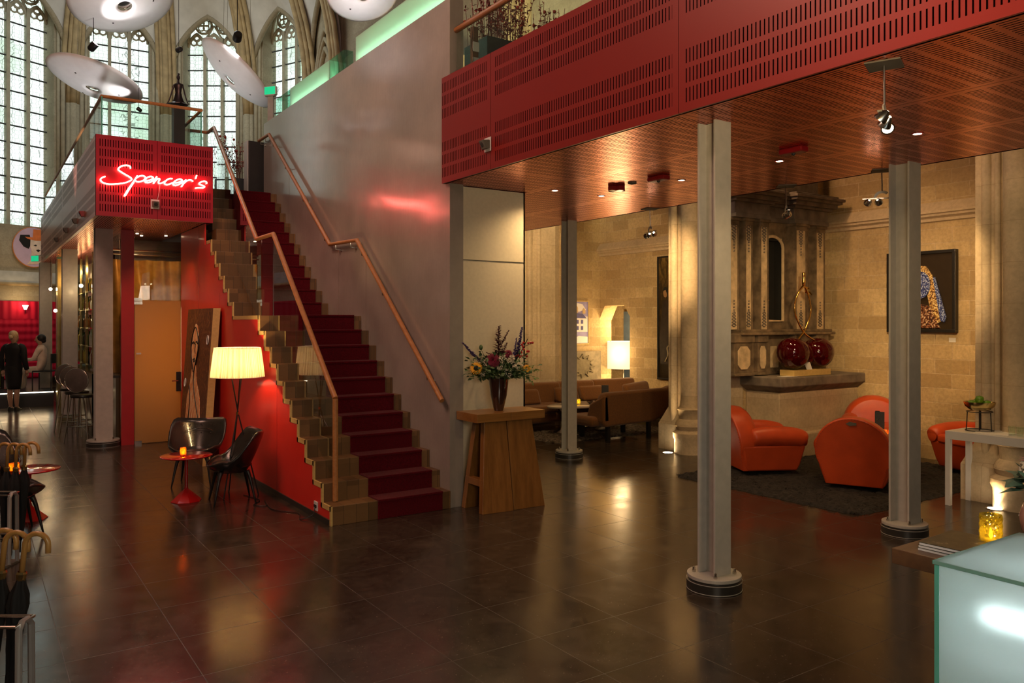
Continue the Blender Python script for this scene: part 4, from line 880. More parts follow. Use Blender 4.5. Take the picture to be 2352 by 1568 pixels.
obj('blue_cloth', MB().slab([(xx-.012, y_, z_) for y_, z_ in ((5.755, 2.52), (5.725, 2.52), (5.575, 1.97), (5.60, 1.90), (5.65, 1.92))], (-.02, 0, 0)).slab([(xx-.015, 5.93+.14*math.cos(a*PI/8), 2.42+.19*math.sin(a*PI/8)) for a in range(16)], (-.02, 0, 0)), bs, t, world=True)
obj('brown_cloth', MB().slab([(xx-.005, y_, z_) for y_, z_ in ((6.1, 1.82), (5.66, 1.82), (5.72, 1.95), (5.8, 2.12), (5.95, 2.16), (6.1, 2.16))], (-.02, 0, 0)), br_, t, world=True)
o = obj('wall_label', MB().box(-.006, -.045, -.03, 0, .045, .03), 'paper'); o.location = (XW-.001, 5.53, 1.66); tag(o, 'small white label below the black framed picture', 'label')
o = obj('wall_fitting', MB().lathe([(.05, -.16), (.05, .10), (.03, .15), (.005, .17)], (0, 0, 0), 14, sx=.5), 'brass', smooth='a'); o.location = (XW-.03, 6.03, 1.28); tag(o, 'narrow brass wall fitting right of the large column, on the stone', 'wall fitting')
# small blue-white print on left chapel partition + stone relief + blue panel
def yframe(label, name, yp, x0, x1, z0, z1, fm, cm):
    t = thing(name, label, 'picture', ((x0+x1)/2, yp, (z0+z1)/2))
    obj('print', MB().box(x0+.01, yp-.02, z0+.01, x1-.01, yp-.004, z1-.01), cm, t, world=True)
    obj('frame', MB().box(x0, yp-.035, z0, x1, yp-.002, z0+.02).box(x0, yp-.035, z1-.02, x1, yp-.002, z1).box(x0, yp-.035, z0+.02, x0+.02, yp-.002, z1-.02).box(x1-.02, yp-.035, z0+.02, x1, yp-.002, z1-.02), fm, t, world=True)
    return t
t = yframe('framed lilac and white town print on the lit wall behind the thin column', 'framed_print', 12.86, 9.95, 10.68, 1.44, 2.35, 'oak_trim', pmat('print_lilac', (.34, .32, .62), .6, var=.1))
P_ = pmat('print_white', (.80, .78, .80), .7, var=.02); D_ = pmat('print_navy', (.10, .10, .28), .7); Y_ = pmat('print_ochre', (.55, .40, .22), .7)
obj('painted_houses', MB().box(9.98, 12.834, 1.70, 10.64, 12.839, 2.02).slab([(10.2, 12.836, 2.22), (10.35, 12.836, 2.30), (10.5, 12.836, 2.28), (10.6, 12.836, 2.16), (10.4, 12.836, 2.12)], (0, -.003, 0)).slab([(10.0, 12.836, 1.47), (10.64, 12.836, 1.47), (10.64, 12.836, 1.6), (10.4, 12.836, 1.62)], (0, -.003, 0)), P_, t, world=True)
obj('painted_roofs', MB().slab([(9.98, 12.833, 2.0), (10.62, 12.833, 1.98), (10.5, 12.833, 2.08), (10.1, 12.833, 2.08)], (0, -.003, 0)).box(10.22, 12.83, 1.74, 10.28, 12.833, 1.82).box(10.34, 12.83, 1.74, 10.4, 12.833, 1.82).box(10.46, 12.83, 1.74, 10.52, 12.833, 1.82).box(10.22, 12.83, 1.87, 10.28, 12.833, 1.95).box(10.34, 12.83, 1.87, 10.4, 12.833, 1.95).box(10.46, 12.83, 1.87, 10.52, 12.833, 1.95), D_, t, world=True)
obj('painted_domes', MB().slab([(10.3, 12.83, 2.08), (10.3, 12.83, 2.2), (10.34, 12.83, 2.26), (10.38, 12.83, 2.2), (10.38, 12.83, 2.1)], (0, -.003, 0)).slab([(10.5, 12.83, 2.08), (10.5, 12.83, 2.15), (10.54, 12.83, 2.2), (10.58, 12.83, 2.15), (10.58, 12.83, 2.08)], (0, -.003, 0)), Y_, t, world=True)
t = thing('carved_tombstone', 'grey carved heraldic stone slab leaning behind the sofa', 'stone slab', (10.3, 12.75, 0))
obj('slab', MB().box(-.42, -.05, .0, .60, .05, 1.30), pmat('grey_tombstone', (.24, .20, .13), .9, var=.3, bump=.4), t, bevel=.01)
cr_ = MB()
for a in range(0, 12):
    q = a*PI/6; cr_.tube([(.08+.30*math.cos(q), -.06, 1.0+.22*math.sin(q)), (.08+.22*math.cos(q+.35), -.065, 1.0+.16*math.sin(q+.35)), (.08+.34*math.cos(q+.5), -.06, 1.0+.25*math.sin(q+.5))], .016, 6, smooth=3)
cr_.slab([(-.12, -.05, 1.13), (.28, -.05, 1.13), (.26, -.05, .92), (.08, -.05, .80), (-.10, -.05, .92)], (0, -.02, 0))
obj('carved_relief', cr_, pmat('grey_relief', (.20, .165, .10), .9, var=.3), t)
o = obj('blue_panel', MB().box(0, 0, 0, .03, .27, 1.52), pmat('slate_blue', (.09, .13, .18), .6)); o.location = (XW+.92, 12.86, .62); tag(o, 'narrow slate blue panel standing in the wall recess', 'panel')
# white drum floor lamp in the recess
t = thing('drum_lamp', 'white glowing drum lamp standing in the stone recess behind the sofa', 'lamp', (11.40, 12.56, 0))
n = NT('white_drum_shade'); v, x, y, z = n.objpos(); n.set(Base_Color=(.9, .85, .7), Roughness=.9, Emission_Color=(1, .86, .55), Emission_Strength=.85); M['drum'] = n.m
obj('lamp_shade', MB().lathe([(.34, .92), (.34, 1.50)], (0, 0, 0), 32, cap=False), 'drum', t, smooth='a', solid=.004)
obj('pole', MB().tube([(0, 0, 0), (0, 0, 1.45)], .012, 8), 'chrome', t); obj('base', MB().lathe([(.15, 0), (.15, .02)], (0, 0, 0), 24), 'chrome', t)
light('POINT', 'drum_lamp_light', (11.38, 12.6, 1.75), 26, WARM2, size=.15); light('POINT', 'drum_lamp_light', (11.3, 12.45, .75), 14, WARM2, size=.1); light('POINT', 'drum_lamp_light', (10.75, 12.2, 1.25), 20, WARM2, size=.18)
# tall painted board leaning on the red wall
t = thing('painted_board', 'tall brown wooden board painted with an elongated face, leaning on the red wall', 'painting', (2.6, 11.7, 0))
n = NT('scratched_brown_paint'); v, x, y, z = n.objpos(); mp = n.n('ShaderNodeMapping'); n.l(v, mp.inputs[0]); mp.inputs['Scale'].default_value = (1, 4, 1)
f = n.noise(mp.outputs[0], 14, 6, .75); n.set(Base_Color=n.ramp(f, (.34, (.025, .006, .002)), (.54, (.11, .030, .006)), (.62, (.42, .20, .06))), Roughness=.45); M['board_paint'] = n.m
mb = MB().hexa([(2.50, 10.95, 0), (2.58, 10.95, 0), (2.58, 12.45, 0), (2.50, 12.45, 0), (2.64, 10.95, 2.09), (2.72, 10.95, 2.09), (2.72, 12.45, 2.09), (2.64, 12.45, 2.09)])
obj('board', mb, 'board_paint', t, world=True)
def bp(y, z, off=.004): return (2.50+.14*z/2.09-off, y, z)
def ybd(q): return 12.45-q*1.5    # q 0..1 left to right on the face
def bslab(pts, m_, off=.004): obj('painted_shape', MB().slab([bp(ybd(q), z, off) for q, z in pts], (-.003, 0, 0)), m_, t, world=True)
n = NT('painted_flesh'); v, x, y, z = n.objpos(); mp = n.n('ShaderNodeMapping'); n.l(v, mp.inputs[0]); mp.inputs['Scale'].default_value = (1, 3, .8)
f = n.noise(mp.outputs[0], 9, 7, .8); n.set(Base_Color=n.ramp(f, (.38, (.45, .06, .02)), (.46, (.80, .28, .08)), (.54, (.92, .62, .32)), (.62, (1, .90, .70))), Roughness=.5); fl = n.m
bl = pmat('painted_black', (.012, .006, .004), .5)
bslab([(.30, 1.75), (.38, 1.88), (.46, 1.86), (.52, 1.74), (.54, 1.50), (.50, 1.34), (.42, 1.22), (.34, 1.32), (.28, 1.50)], fl)
bslab([(.34, 1.22), (.50, 1.30), (.56, 1.10), (.74, .85), (.84, .35), (.20, .35), (.22, .80), (.30, 1.0)], fl)
obj('painted_lines', MB().tube([bp(ybd(q), z, .008) for q, z in ((.42, 1.2), (.29, 1.45), (.28, 1.65), (.38, 1.83), (.52, 1.7), (.55, 1.5), (.45, 1.2), (.50, .95), (.72, .6))], .010, 6, smooth=4)
    .tube([bp(ybd(q), z, .008) for q, z in ((.31, 1.60), (.36, 1.62), (.40, 1.60))], .012, 6).tube([bp(ybd(q), z, .008) for q, z in ((.45, 1.62), (.49, 1.63), (.52, 1.60))], .012, 6)
    .tube([bp(ybd(q), z, .008) for q, z in ((.44, 1.60), (.42, 1.5), (.45, 1.46))], .007, 6).tube([bp(ybd(q), z, .008) for q, z in ((.38, 1.37), (.43, 1.39), (.46, 1.36), (.42, 1.34), (.38, 1.37))], .010, 6)
    .tube([bp(ybd(q), z, .008) for q, z in ((.30, 1.0), (.36, .8), (.34, .4))], .010, 6, smooth=3), bl, t, world=True)
obj('painted_rings', MB().tube([bp(ybd(.88+.03*math.cos(a*PI/6)), 1.66+.06*math.sin(a*PI/6), .006) for a in range(13)], .006, 6).tube([bp(ybd(.10+.03*math.cos(a*PI/6)), 1.02+.06*math.sin(a*PI/6), .006) for a in range(13)], .006, 6), 'paper', t, world=True)
obj('board_edge', MB().hexa([(2.495, 10.93, 0), (2.585, 10.93, 0), (2.585, 10.95, 0), (2.495, 10.95, 0), (2.635, 10.93, 2.09), (2.725, 10.93, 2.09), (2.725, 10.95, 2.09), (2.635, 10.95, 2.09)]), 'oak_trim', t, world=True)
# ================= ORANGE CLUB CHAIRS =================
def club_chair(label):
    t = thing('club_armchair', label, 'armchair', (0, 0, 0), 0, 'orange red leather club armchairs')
    # body: tapered tub under the arms
    b = MB().loft([[(-w, yb, z), (w, yb, z), (w, yf, z), (-w, yf, z)] for z, w, yb, yf in ((.035, .31, -.26, .38), (.12, .335, -.30, .41), (.36, .40, -.36, .45))])
    obj('body', b, 'leather', t, bevel=.025, bseg=3, smooth='a')
    obj('seat_cushion', MB().loft([[(-.25*s, -.2, z), (.25*s, -.2, z), (.25*s, .47*s2, z), (-.25*s, .47*s2, z)] for z, s, s2 in ((.34, .97, .98), (.37, 1, 1), (.43, 1, 1), (.46, .95, .96))]), 'leather', t, bevel=.03, bseg=4, smooth='a')
    # back: round topped slab, leaning back, thick
    out = []
    for k in range(0, 25):
        a = -PI*.16+ (PI*1.32)*k/24
        out.append((.405*math.cos(a)*(1 if a > 0 and a < PI else 1), .43+.385*math.sin(a)))
    out = [(.30, .035)]+out+[(-.30, .035)]
    def bk(s, y0, lean, zc=.42): return [(x*s, y0-lean*(z/.8), zc+(z-zc)*s if z > zc else z) for x, z in out]
    bb = MB().loft([bk(.97, -.30, .17), bk(1.0, -.285, .17), bk(1.0, -.16, .14), bk(.97, -.12, .12), bk(.88, -.085, .10)])
    obj('backrest', bb, 'leather', t, bevel=.012, bseg=3, smooth='a', angle=50)
    # arms: fat rolls with a scroll front
    for s in (-1, 1):
        ar = MB().tube([(s*.335, -.22, .455), (s*.335, 0, .475), (s*.335, .25, .465), (s*.335, .40, .44), (s*.335, .455, .42)], [.11, .118, .118, .112, .085], 20, smooth=4)
        a = obj('armrest', ar, 'leather', t, smooth=True)
        obj('arm_scroll', MB().lathe([(.075, .0), (.075, .012), (.06, .018), (.02, .02)], (s*.335, .452, .42), 20, axis=(0, 1, 0)), 'leather', a, smooth='a')
    sd = MB()
    R0 = bk(1.0, -.30, .17)
    pts = []
    for p, q in zip(R0[:-1], R0[1:]):
        P, Q = Vector(p), Vector(q); n_ = max(1, int((Q-P).length/.028))
        for i in range(n_): pts.append(P.lerp(Q, i/n_))
    for p in pts: sd.ball((p.x*.945, p.y-.0, .42+(p.z-.42)*.945), .0055, 6, 4)
    obj('stitched_studs', sd, 'stud', t)
    return t
C1 = club_chair('orange leather club armchair seen from the side, just right of the nearest column')
def face(d): return math.atan2(-d[0], d[1])
C1.location = (8.22, 6.55, .035); C1.rotation_euler = (0, 0, face((.88, -.48)))
c2_ = dup(C1, (8.42, 5.30, .035), face((.91, .41)), 'orange leather club armchair turned away, its round back to the camera')
dup(C1, (10.42, 6.28, .035), face((-.80, -.6)), 'orange leather club armchair facing the camera against the back wall')
dup(C1, (10.42, 4.86, .035), face((-.93, .37)), 'orange leather club armchair half hidden behind the right column and side table')
for c_ in (c2_, C1):
    for ch in [o for o in bpy.data.objects if o.parent == c_ and o.name.startswith('backrest')]:
        obj('worn_patch', MB().slab([(.05*math.cos(a*PI/5)*(1+.25*(a % 2)), -.468, .745+.018*math.sin(a*PI/5)*(1+.4*(a % 2))) for a in range(10)], (0, -.003, 0)), 'worn', ch)
def rug(name, label, x0, y0, x1, y1, m, h=.03):
    rnd = random.Random(5); mb = MB(); nx, ny = int((x1-x0)/.05), int((y1-y0)/.05)
    vs = []
    for i in range(nx+1):
        for j in range(ny+1):
            e = i in (0, nx) or j in (0, ny)
            x = x0+(x1-x0)*i/nx; y = y0+(y1-y0)*j/ny
            # rounded corners
            r = .18; cx_ = min(max(x, x0+r), x1-r); cy_ = min(max(y, y0+r), y1-r); dx, dy = x-cx_, y-cy_; dd = math.hypot(dx, dy)
            if dd > r: x, y = cx_+dx/dd*r, cy_+dy/dd*r
            vs.append((x+rnd.uniform(-.012, .012), y+rnd.uniform(-.012, .012), .002 if e else h+rnd.uniform(-.012, .012)))
    mb.add(vs, [(i*(ny+1)+j, (i+1)*(ny+1)+j, (i+1)*(ny+1)+j+1, i*(ny+1)+j+1) for i in range(nx) for j in range(ny)])
    for _ in range(9000):   # shag tufts, ends of pile
        x = rnd.uniform(x0+.03, x1-.03); y = rnd.uniform(y0+.03, y1-.03)
        if (x > x0+1.6 and x1-x0 > 2) and rnd.random() < .7: x = rnd.uniform(x0+.02, x0+.9)
        a = rnd.uniform(0, 2*PI); l = rnd.uniform(.02, .045)
        mb.add([(x-.004*math.sin(a), y+.004*math.cos(a), h-.012), (x+.004*math.sin(a), y-.004*math.cos(a), h-.012), (x+l*math.cos(a), y+l*math.sin(a), h+rnd.uniform(-.004, .014))], [(0, 1, 2)])
    o = obj(name, mb, m, smooth=False); tag(o, label, 'rug'); return o
rug('shag_rug', 'dark charcoal shag rug under the orange armchairs', 7.15, 4.5, 10.6, 7.0, 'rug', .022)
rug('shag_rug', 'brown shag rug between the rust sofas', 7.5, 9.9, 10.2, 11.1, 'rug_brown', .022)
# low table between armchairs with menu and candles
t = thing('coffee_table', 'low dark table between the orange armchairs', 'table', (9.32, 5.52, .035))
obj('table_top', MB().lathe([(.36, .43), (.38, .44), (.38, .46), (.36, .465)], (0, 0, 0), 36), 'leather_black', t, smooth='a')
obj('pedestal', MB().lathe([(.03, .02), (.03, .43)], (0, 0, 0), 12), 'black', t); obj('base', MB().lathe([(.22, 0), (.22, .015), (.03, .03)], (0, 0, 0), 30), 'black', t, smooth='a')
t = thing('menu_stand', 'black folded menu card standing on the low table by the armchairs', 'menu', (9.30, 5.56, .501))
obj('menu_front', MB().hexa([(-.055, -.04, 0), (.055, -.04, 0), (.055, -.034, 0), (-.055, -.034, 0), (-.055, -.004, .29), (.055, -.004, .29), (.055, .0, .29), (-.055, .0, .29)]), 'black_plastic', t)
obj('menu_back', MB().hexa([(-.05, .03, 0), (.06, .034, 0), (.06, .04, 0), (-.05, .036, 0), (-.05, .002, .30), (.0, .002, .30), (.0, .006, .30), (-.05, .006, .30)]), 'black_plastic', t)
obj('menu_lettering', MB().tube([(-.03+.007*i, -.018, .20+.006*((i % 2)*2-1)) for i in range(9)], .0012, 5), 'chrome', t)
t.rotation_euler = (0, 0, face((-.86, -.5))+PI)
def votive(label, loc, r, h, glass, group=None, sq=False, pw=.6):
    o = thing('votive_candle', label, 'candle', loc, 0, group)
    seg = 4 if sq else 20
    pr = [(r*.85, 0), (r*.95, .01)]+[(r*(1+.035*(-1)**k), .01+(h-.01)*k/9) for k in range(1, 10)]+[(r*.94, h), (r*.92, h*.5), (r*.9, .02)]
    obj('glass_cup', MB().lathe(pr, (0, 0, 0), seg, cap=False).lathe([(r*.9, .008), (r*.9, .014)], (0, 0, 0), seg), glass, o, smooth=False if sq else 'a')
    obj('wax', MB().lathe([(r*.6, .016), (r*.6, h*.28)], (0, 0, 0), 14), 'wax', o); obj('flame', MB().lathe([(.002, h*.30), (.008, h*.38), (.006, h*.48), (.001, h*.62)], (0, 0, 0), 10), 'flame', o, smooth=True)
    light('POINT', 'candle_light', (loc[0], loc[1], loc[2]+h*.55), pw, (1, .55, .2), size=.01)
    return o
votive('small yellow glass candle holder on the low table beside the black menu', (9.12, 5.62, .501), .04, .09, 'yellowglass')
votive('amber candle glass in front of the black menu on the low table', (9.20, 5.42, .501), .04, .09, 'amber')
# ================= SOFAS =================
def cushion(x0, y0, z0, x1, y1, z1, r=.05): return MB().box(x0, y0, z0, x1, y1, z1), r
t = thing('sofa', 'long rust brown corner sofa against the chapel wall', 'sofa', (9.0, 11.4, 0))
obj('seat_base', MB().box(7.2, 10.98, .16, 10.9, 11.75, .34), 'sofa', t, world=True, bevel=.05, bseg=3, smooth='a')
for a, b in ((7.2, 8.4), (8.41, 9.6), (9.61, 10.85)): obj('seat_cushion', MB().box(a, 10.95, .32, b, 11.6, .45), 'sofa', t, world=True, bevel=.05, bseg=4, smooth='a')
for a, b in ((7.2, 8.0), (8.01, 8.98), (8.99, 9.80), (9.81, 10.85)):
    obj('back_cushion', MB().hexa([(a, 11.52, .40), (b, 11.52, .40), (b, 11.72, .40), (a, 11.72, .40), (a, 11.62, .80), (b, 11.62, .80), (b, 11.82, .80), (a, 11.82, .80)]), 'sofa', t, world=True, bevel=.05, bseg=4, smooth='a')
obj('side_section', MB().box(10.25, 9.9, .16, 10.9, 11.0, .44), 'sofa', t, world=True, bevel=.05, bseg=3, smooth='a')
for x in (7.3, 9.0, 10.7): obj('leg', MB().box(x, 11.1, 0, x+.05, 11.15, .17), 'black', t, world=True)
for x0, lab, w in ((8.05, 'rust throw cushion on the sofa left of the thin column', .55), (9.55, 'rust throw cushion on the sofa behind the menu stand', .55), (8.95, 'flat rust cushion on the sofa just right of the thin column', .5)):
    o = obj('throw_cushion', MB().hexa([(-w/2, -.09, 0), (w/2, -.09, 0), (w/2, .07, 0), (-w/2, .07, 0), (-w/2, .02, .26), (w/2, .02, .26), (w/2, .12, .26), (-w/2, .12, .26)]), 'sofa', bevel=.06, bseg=4, smooth='a'); o.location = (x0, 11.37, .455); tag(o, lab, 'cushion', 'rust cushions on the sofa')
o = obj('throw_cushion', MB().hexa([(-.36, -.1, 0), (.36, -.1, 0), (.36, .08, 0), (-.36, .08, 0), (-.36, .0, .30), (.36, .0, .34), (.36, .14, .34), (-.36, .14, .30)]), 'sofa', bevel=.06, bseg=4, smooth='a'); o.location = (10.30, 10.95, .45); o.rotation_euler = (0, 0, .2); tag(o, 'large rust cushion at the right end of the sofa', 'cushion', 'rust cushions on the sofa')
t = thing('lounge_chair', 'rust brown lounge seat with its back to the camera before the sofa', 'sofa', (8.85, 9.75, 0), 0)
# back panel roughly along +x with rounded lower corner; seat runs back and left
obj('backrest', MB().slab([(8.20, 9.50, .30), (8.20, 9.50, .72), (8.27, 9.50, .78), (9.60, 9.50, .80), (9.75, 9.50, .84), (9.66, 9.50, .50), (9.55, 9.50, .34), (9.30, 9.50, .26), (8.26, 9.50, .24)], (0, .16, 0)), 'sofa', t, world=True, bevel=.045, bseg=4, smooth='a')
obj('seat', MB().box(8.05, 9.62, .24, 9.4, 10.30, .40), 'sofa', t, world=True, bevel=.06, bseg=4, smooth='a')
obj('side_back', MB().hexa([(8.20, 9.50, .3), (8.35, 9.50, .3), (8.30, 9.9, .3), (8.15, 9.9, .3), (8.20, 9.50, .75), (8.32, 9.50, .75), (8.27, 9.8, .6), (8.15, 9.8, .6)]), 'sofa', t, world=True, bevel=.04, bseg=3, smooth='a')
for x, y in ((8.36, 9.58), (9.25, 9.58), (8.3, 10.15), (9.2, 10.15)): obj('leg', MB().box(x-.03, y-.03, 0, x+.03, y+.03, .26), 'black', t, world=True)
t = thing('marble_table', 'oval pale marble coffee table with sculpted marble legs by the sofa', 'table', (8.75, 10.62, 0))
obj('table_top', MB().lathe([(.96, .455), (1, .465), (1, .485), (.97, .495)], (0, 0, 0), 40, sx=.78, sy=.36), 'marble', t, smooth='a')
for x in (-.42, .42): obj('leg', MB().lathe([(.17, .03), (.10, .08), (.055, .22), (.08, .38), (.15, .456)], (x, 0, 0), 16, sy=.8), 'marble', t, smooth=True)
votive('small yellow footed glass candle on the marble table', (8.52, 10.52, .496), .035, .10, 'yellowglass')
for i, (x, lab) in enumerate(((8.78, 'dark round bowl on the marble table, left of the pair'), (8.95, 'dark round bowl on the marble table next to the menu stand'))):
    o = obj('bowl', MB().lathe([(.02, 0), (.05, .02), (.06, .05), (.055, .05), (.045, .02), (.01, .012)], (0, 0, 0), 20), 'bronze', smooth='a'); o.location = (x, 10.52, .496); tag(o, lab, 'bowl', 'dark bowls on the marble table')
o = obj('menu_stand', MB().hexa([(-.06, -.03, 0), (.06, -.03, 0), (.06, .03, 0), (-.06, .03, 0), (-.06, -.003, .31), (.06, -.003, .31), (.06, .003, .31), (-.06, .003, .31)]), 'black_plastic'); o.location = (9.10, 10.50, .496); o.rotation_euler = (0, 0, -.5); tag(o, 'black menu card standing on the marble table by the sofas', 'menu')
# ================= CONSOLE WITH FLOWERS =================
t = thing('console_table', 'trestle console of thick oak boards holding the flower vase', 'table', (4.5, 6.85, 0))
zt = .99
obj('table_top', MB().box(4.10, 6.64, zt-.085, 4.505, 7.045, zt).box(4.507, 6.64, zt-.085, 4.93, 7.045, zt), 'oak_table_top', t, world=True, bevel=.003)
for x0t, x1t, x0b, x1b in ((4.22, 4.480, 4.15, 4.508), (4.492, 4.80, 4.526, 4.90)):
    obj('front_board', MB().hexa([(x0b, 6.62, 0), (x1b, 6.60, 0), (x1b, 6.67, 0), (x0b, 6.69, 0), (x0t, 6.70, zt-.085), (x1t, 6.70, zt-.085), (x1t, 6.77, zt-.085), (x0t, 6.77, zt-.085)]), 'oak_table', t, world=True, bevel=.003)
    obj('rear_board', MB().hexa([(x0b, 6.96, 0), (x1b, 6.96, 0), (x1b, 7.03, 0), (x0b, 7.03, 0), (x0t, 6.85, zt-.085), (x1t, 6.85, zt-.085), (x1t, 6.92, zt-.085), (x0t, 6.92, zt-.085)]), 'oak_table', t, world=True, bevel=.003)
obj('cross_rail', MB().box(4.17, 6.67, .26, 4.24, 6.98, .33), 'oak_table', t, world=True, bevel=.003)
t = thing('flower_vase', 'tall brown glass vase of mixed flowers on the oak console', 'vase', (4.47, 6.82, .991))
obj('vase', MB().lathe([(.045, 0), (.05, .01), (.06, .05), (.085, .16), (.10, .28), (.103, .335), (.096, .335), (.07, .1), (.03, .03)], (0, 0, 0), 32), 'bronze', t, smooth='a')
rnd = random.Random(11)
cr = Vector((rt[0], rt[1], 0)); cd = Vector((fw[0], fw[1], 0))
def fp(a, z, d=0): p = cr*a+cd*d; return (p.x, p.y, z)   # a: sideways, z: height above table, d: depth
fol = MB()
for _ in range(950):
    a = rnd.gauss(0, .12); zz = .34+abs(rnd.gauss(.07, .07)); dpt = rnd.gauss(0, .09)
    if zz > .62: continue
    fol.leaf(fp(a, zz, dpt), (rnd.uniform(-1, 1)+a*4, rnd.uniform(-1, 1), rnd.uniform(-.6, 1)), rnd.uniform(.04, .08), rnd.uniform(.011, .024), (rnd.uniform(-1, 1), rnd.uniform(-1, 1), 1))
for _ in range(40):
    a = rnd.uniform(-.22, .25); fol.tube([(0, 0, .2), fp(a*.5, .36, rnd.uniform(-.05, .05)), fp(a, .40+rnd.uniform(0, .18), rnd.uniform(-.12, .12))], .003, 4)
o = obj('foliage', fol, 'green', t); o['kind'] = 'stuff'
def bloom(name, c, r, m, petals=28, layers=3, ctr=None, face_=(-.5, -.8, .2)):
    mb = MB(); A_ = Vector(face_).normalized(); U = A_.orthogonal().normalized(); W_ = A_.cross(U)
    for L in range(layers):
        for k in range(petals):
            q = 2*PI*(k+.5*(L % 2))/petals; d = (U*math.cos(q)+W_*math.sin(q))*(1-.22*L)+A_*(.12+.35*L)
            mb.leaf(Vector(c)+d*r*.25, d, r*(.85-.15*L), r*.16, A_)
    f = obj(name, mb, m, t)
    if ctr: obj('flower_centre', MB().lathe([(r*.42, .0), (r*.40, .012), (.001, .016)], tuple(Vector(c)+A_*r*.12), 16, axis=A_), ctr, f)
    return f
sy = pmat('sunflower_yellow', (.85, .42, .02), .7, var=.15); bg_ = pmat('burgundy_petal', (.16, .004, .025), .7, var=.3); wh = pmat('white_blossom', (.62, .55, .42), .8, var=.15); vi = pmat('violet_blossom', (.075, .045, .16), .7, var=.4); bry = pmat('red_berry', (.36, .008, .008), .3)
bloom('sunflower', fp(-.225, .44, -.10), .065, sy, 22, 2, 'nicheblack')
bloom('dahlia', fp(-.055, .52, -.10), .075, bg_, 26, 4)
bloom('carnation', fp(.10, .585, -.05), .045, bg_, 20, 4)
bloom('carnation', fp(.05, .585, 0), .035, pmat('dark_petal', (.05, .004, .008), .8), 18, 3)
bloom('yellow_daisy', fp(.29, .43, 0), .045, sy, 18, 2)
for a, z, r_ in ((.10, .40, .055), (.04, .53, .05), (.13, .53, .045), (-.12, .50, .04), (.02, .44, .04), (-.16, .38, .03), (.0, .36, .03), (.17, .45, .03)):
    w = MB()
    for _ in range(60):
        v_ = Vector((rnd.gauss(0, 1), rnd.gauss(0, 1), rnd.gauss(0, 1))).normalized()*r_*rnd.uniform(.6, 1.0); p = Vector(fp(a, z, -.08))+v_; w.ball(tuple(p), .0072, 5, 4)
    obj('white_blossoms', w, wh, t)
def spire(name, p0, p1, m, n_, w0, leafy=True, l=.03):
    mb = MB().tube([p0, p1], .004, 5); P, Q = Vector(p0), Vector(p1)
    for k in range(n_):
        f = k/n_; p = P.lerp(Q, .25+.75*f); q = rnd.uniform(0, 2*PI); d = Vector((math.cos(q), math.sin(q), .5)); mb.leaf(tuple(p), tuple(d), l*1.3*(1.2-.7*f), w0*1.5*(1.2-.6*f), (0, 0, 1))
    return obj(name, mb, m, t)
ama = pmat('amaranth', (.075, .012, .016), .8, var=.5)
spire('amaranth_spire', fp(0, .45), fp(.0, .87, 0), ama, 110, .008, l=.055); spire('amaranth_spire', fp(.02, .66), fp(.105, .83, 0), ama, 40, .006, l=.025); spire('amaranth_spire', fp(-.02, .55), fp(-.13, .60, 0), ama, 26, .005, l=.025)
spire('amaranth_spire', fp(.02, .55), fp(.09, .70, 0), ama, 40, .006, l=.03)
spire('larkspur', fp(.16, .42), fp(.245, .86, 0), vi, 110, .012, l=.028); spire('larkspur', fp(.14, .42), fp(.185, .75, 0), vi, 60, .010, l=.022); spire('larkspur', fp(-.20, .50), fp(-.375, .70, 0), vi, 90, .010, l=.026); spire('larkspur', fp(-.10, .42), fp(-.28, .60, 0), vi, 60, .010, l=.024)
obj('poppy_pod', MB().tube([fp(-.08, .40), fp(-.14, .55), fp(-.175, .62)], .003, 5).ball(fp(-.182, .65), .024, 10, 7, (.8, .8, 1.2)), 'green', t, smooth=True)
obj('berry_branch', MB().tube([fp(.14, .46), fp(.22, .58), fp(.28, .70), fp(.30, .74)], .005, 6).tube([fp(.26, .66), fp(.34, .69)], .003, 5).tube([fp(.2, .57), fp(.30, .56)], .003, 5), 'stem', t)
bm = MB()
for a, z in ((.33, .70), (.35, .70), (.305, .695), (.31, .61), (.295, .61), (.18, .56), (.20, .57), (.22, .555), (.245, .56), (.27, .565), (.29, .56), (.24, .68), (.255, .70), (.235, .60), (.26, .63), (.25, .66)): bm.ball(fp(a, z, -.02), .0125, 8, 6)
obj('berries', bm, bry, t, smooth=True)
eu = MB()
for q, zz, n_ in ((.44, .42, 20), (.42, .33, 16), (.36, .28, 14), (.38, .47, 14)):
    P, Q = Vector(fp(.14, .38)), Vector(fp(q, zz, rnd.uniform(-.05, .05))); eu.tube([P, (P+Q)/2+Vector((0, 0, .02)), Q], .0025, 4)
    for k in range(n_): p = P.lerp(Q, .25+.75*k/n_); eu.leaf(tuple(p), (rnd.uniform(-1, 1), rnd.uniform(-1, 1), rnd.uniform(-1, 1)), .030, .012, (rnd.uniform(-1, 1), 0, 1))
o = obj('eucalyptus', eu, 'green_light', t); o['kind'] = 'stuff'
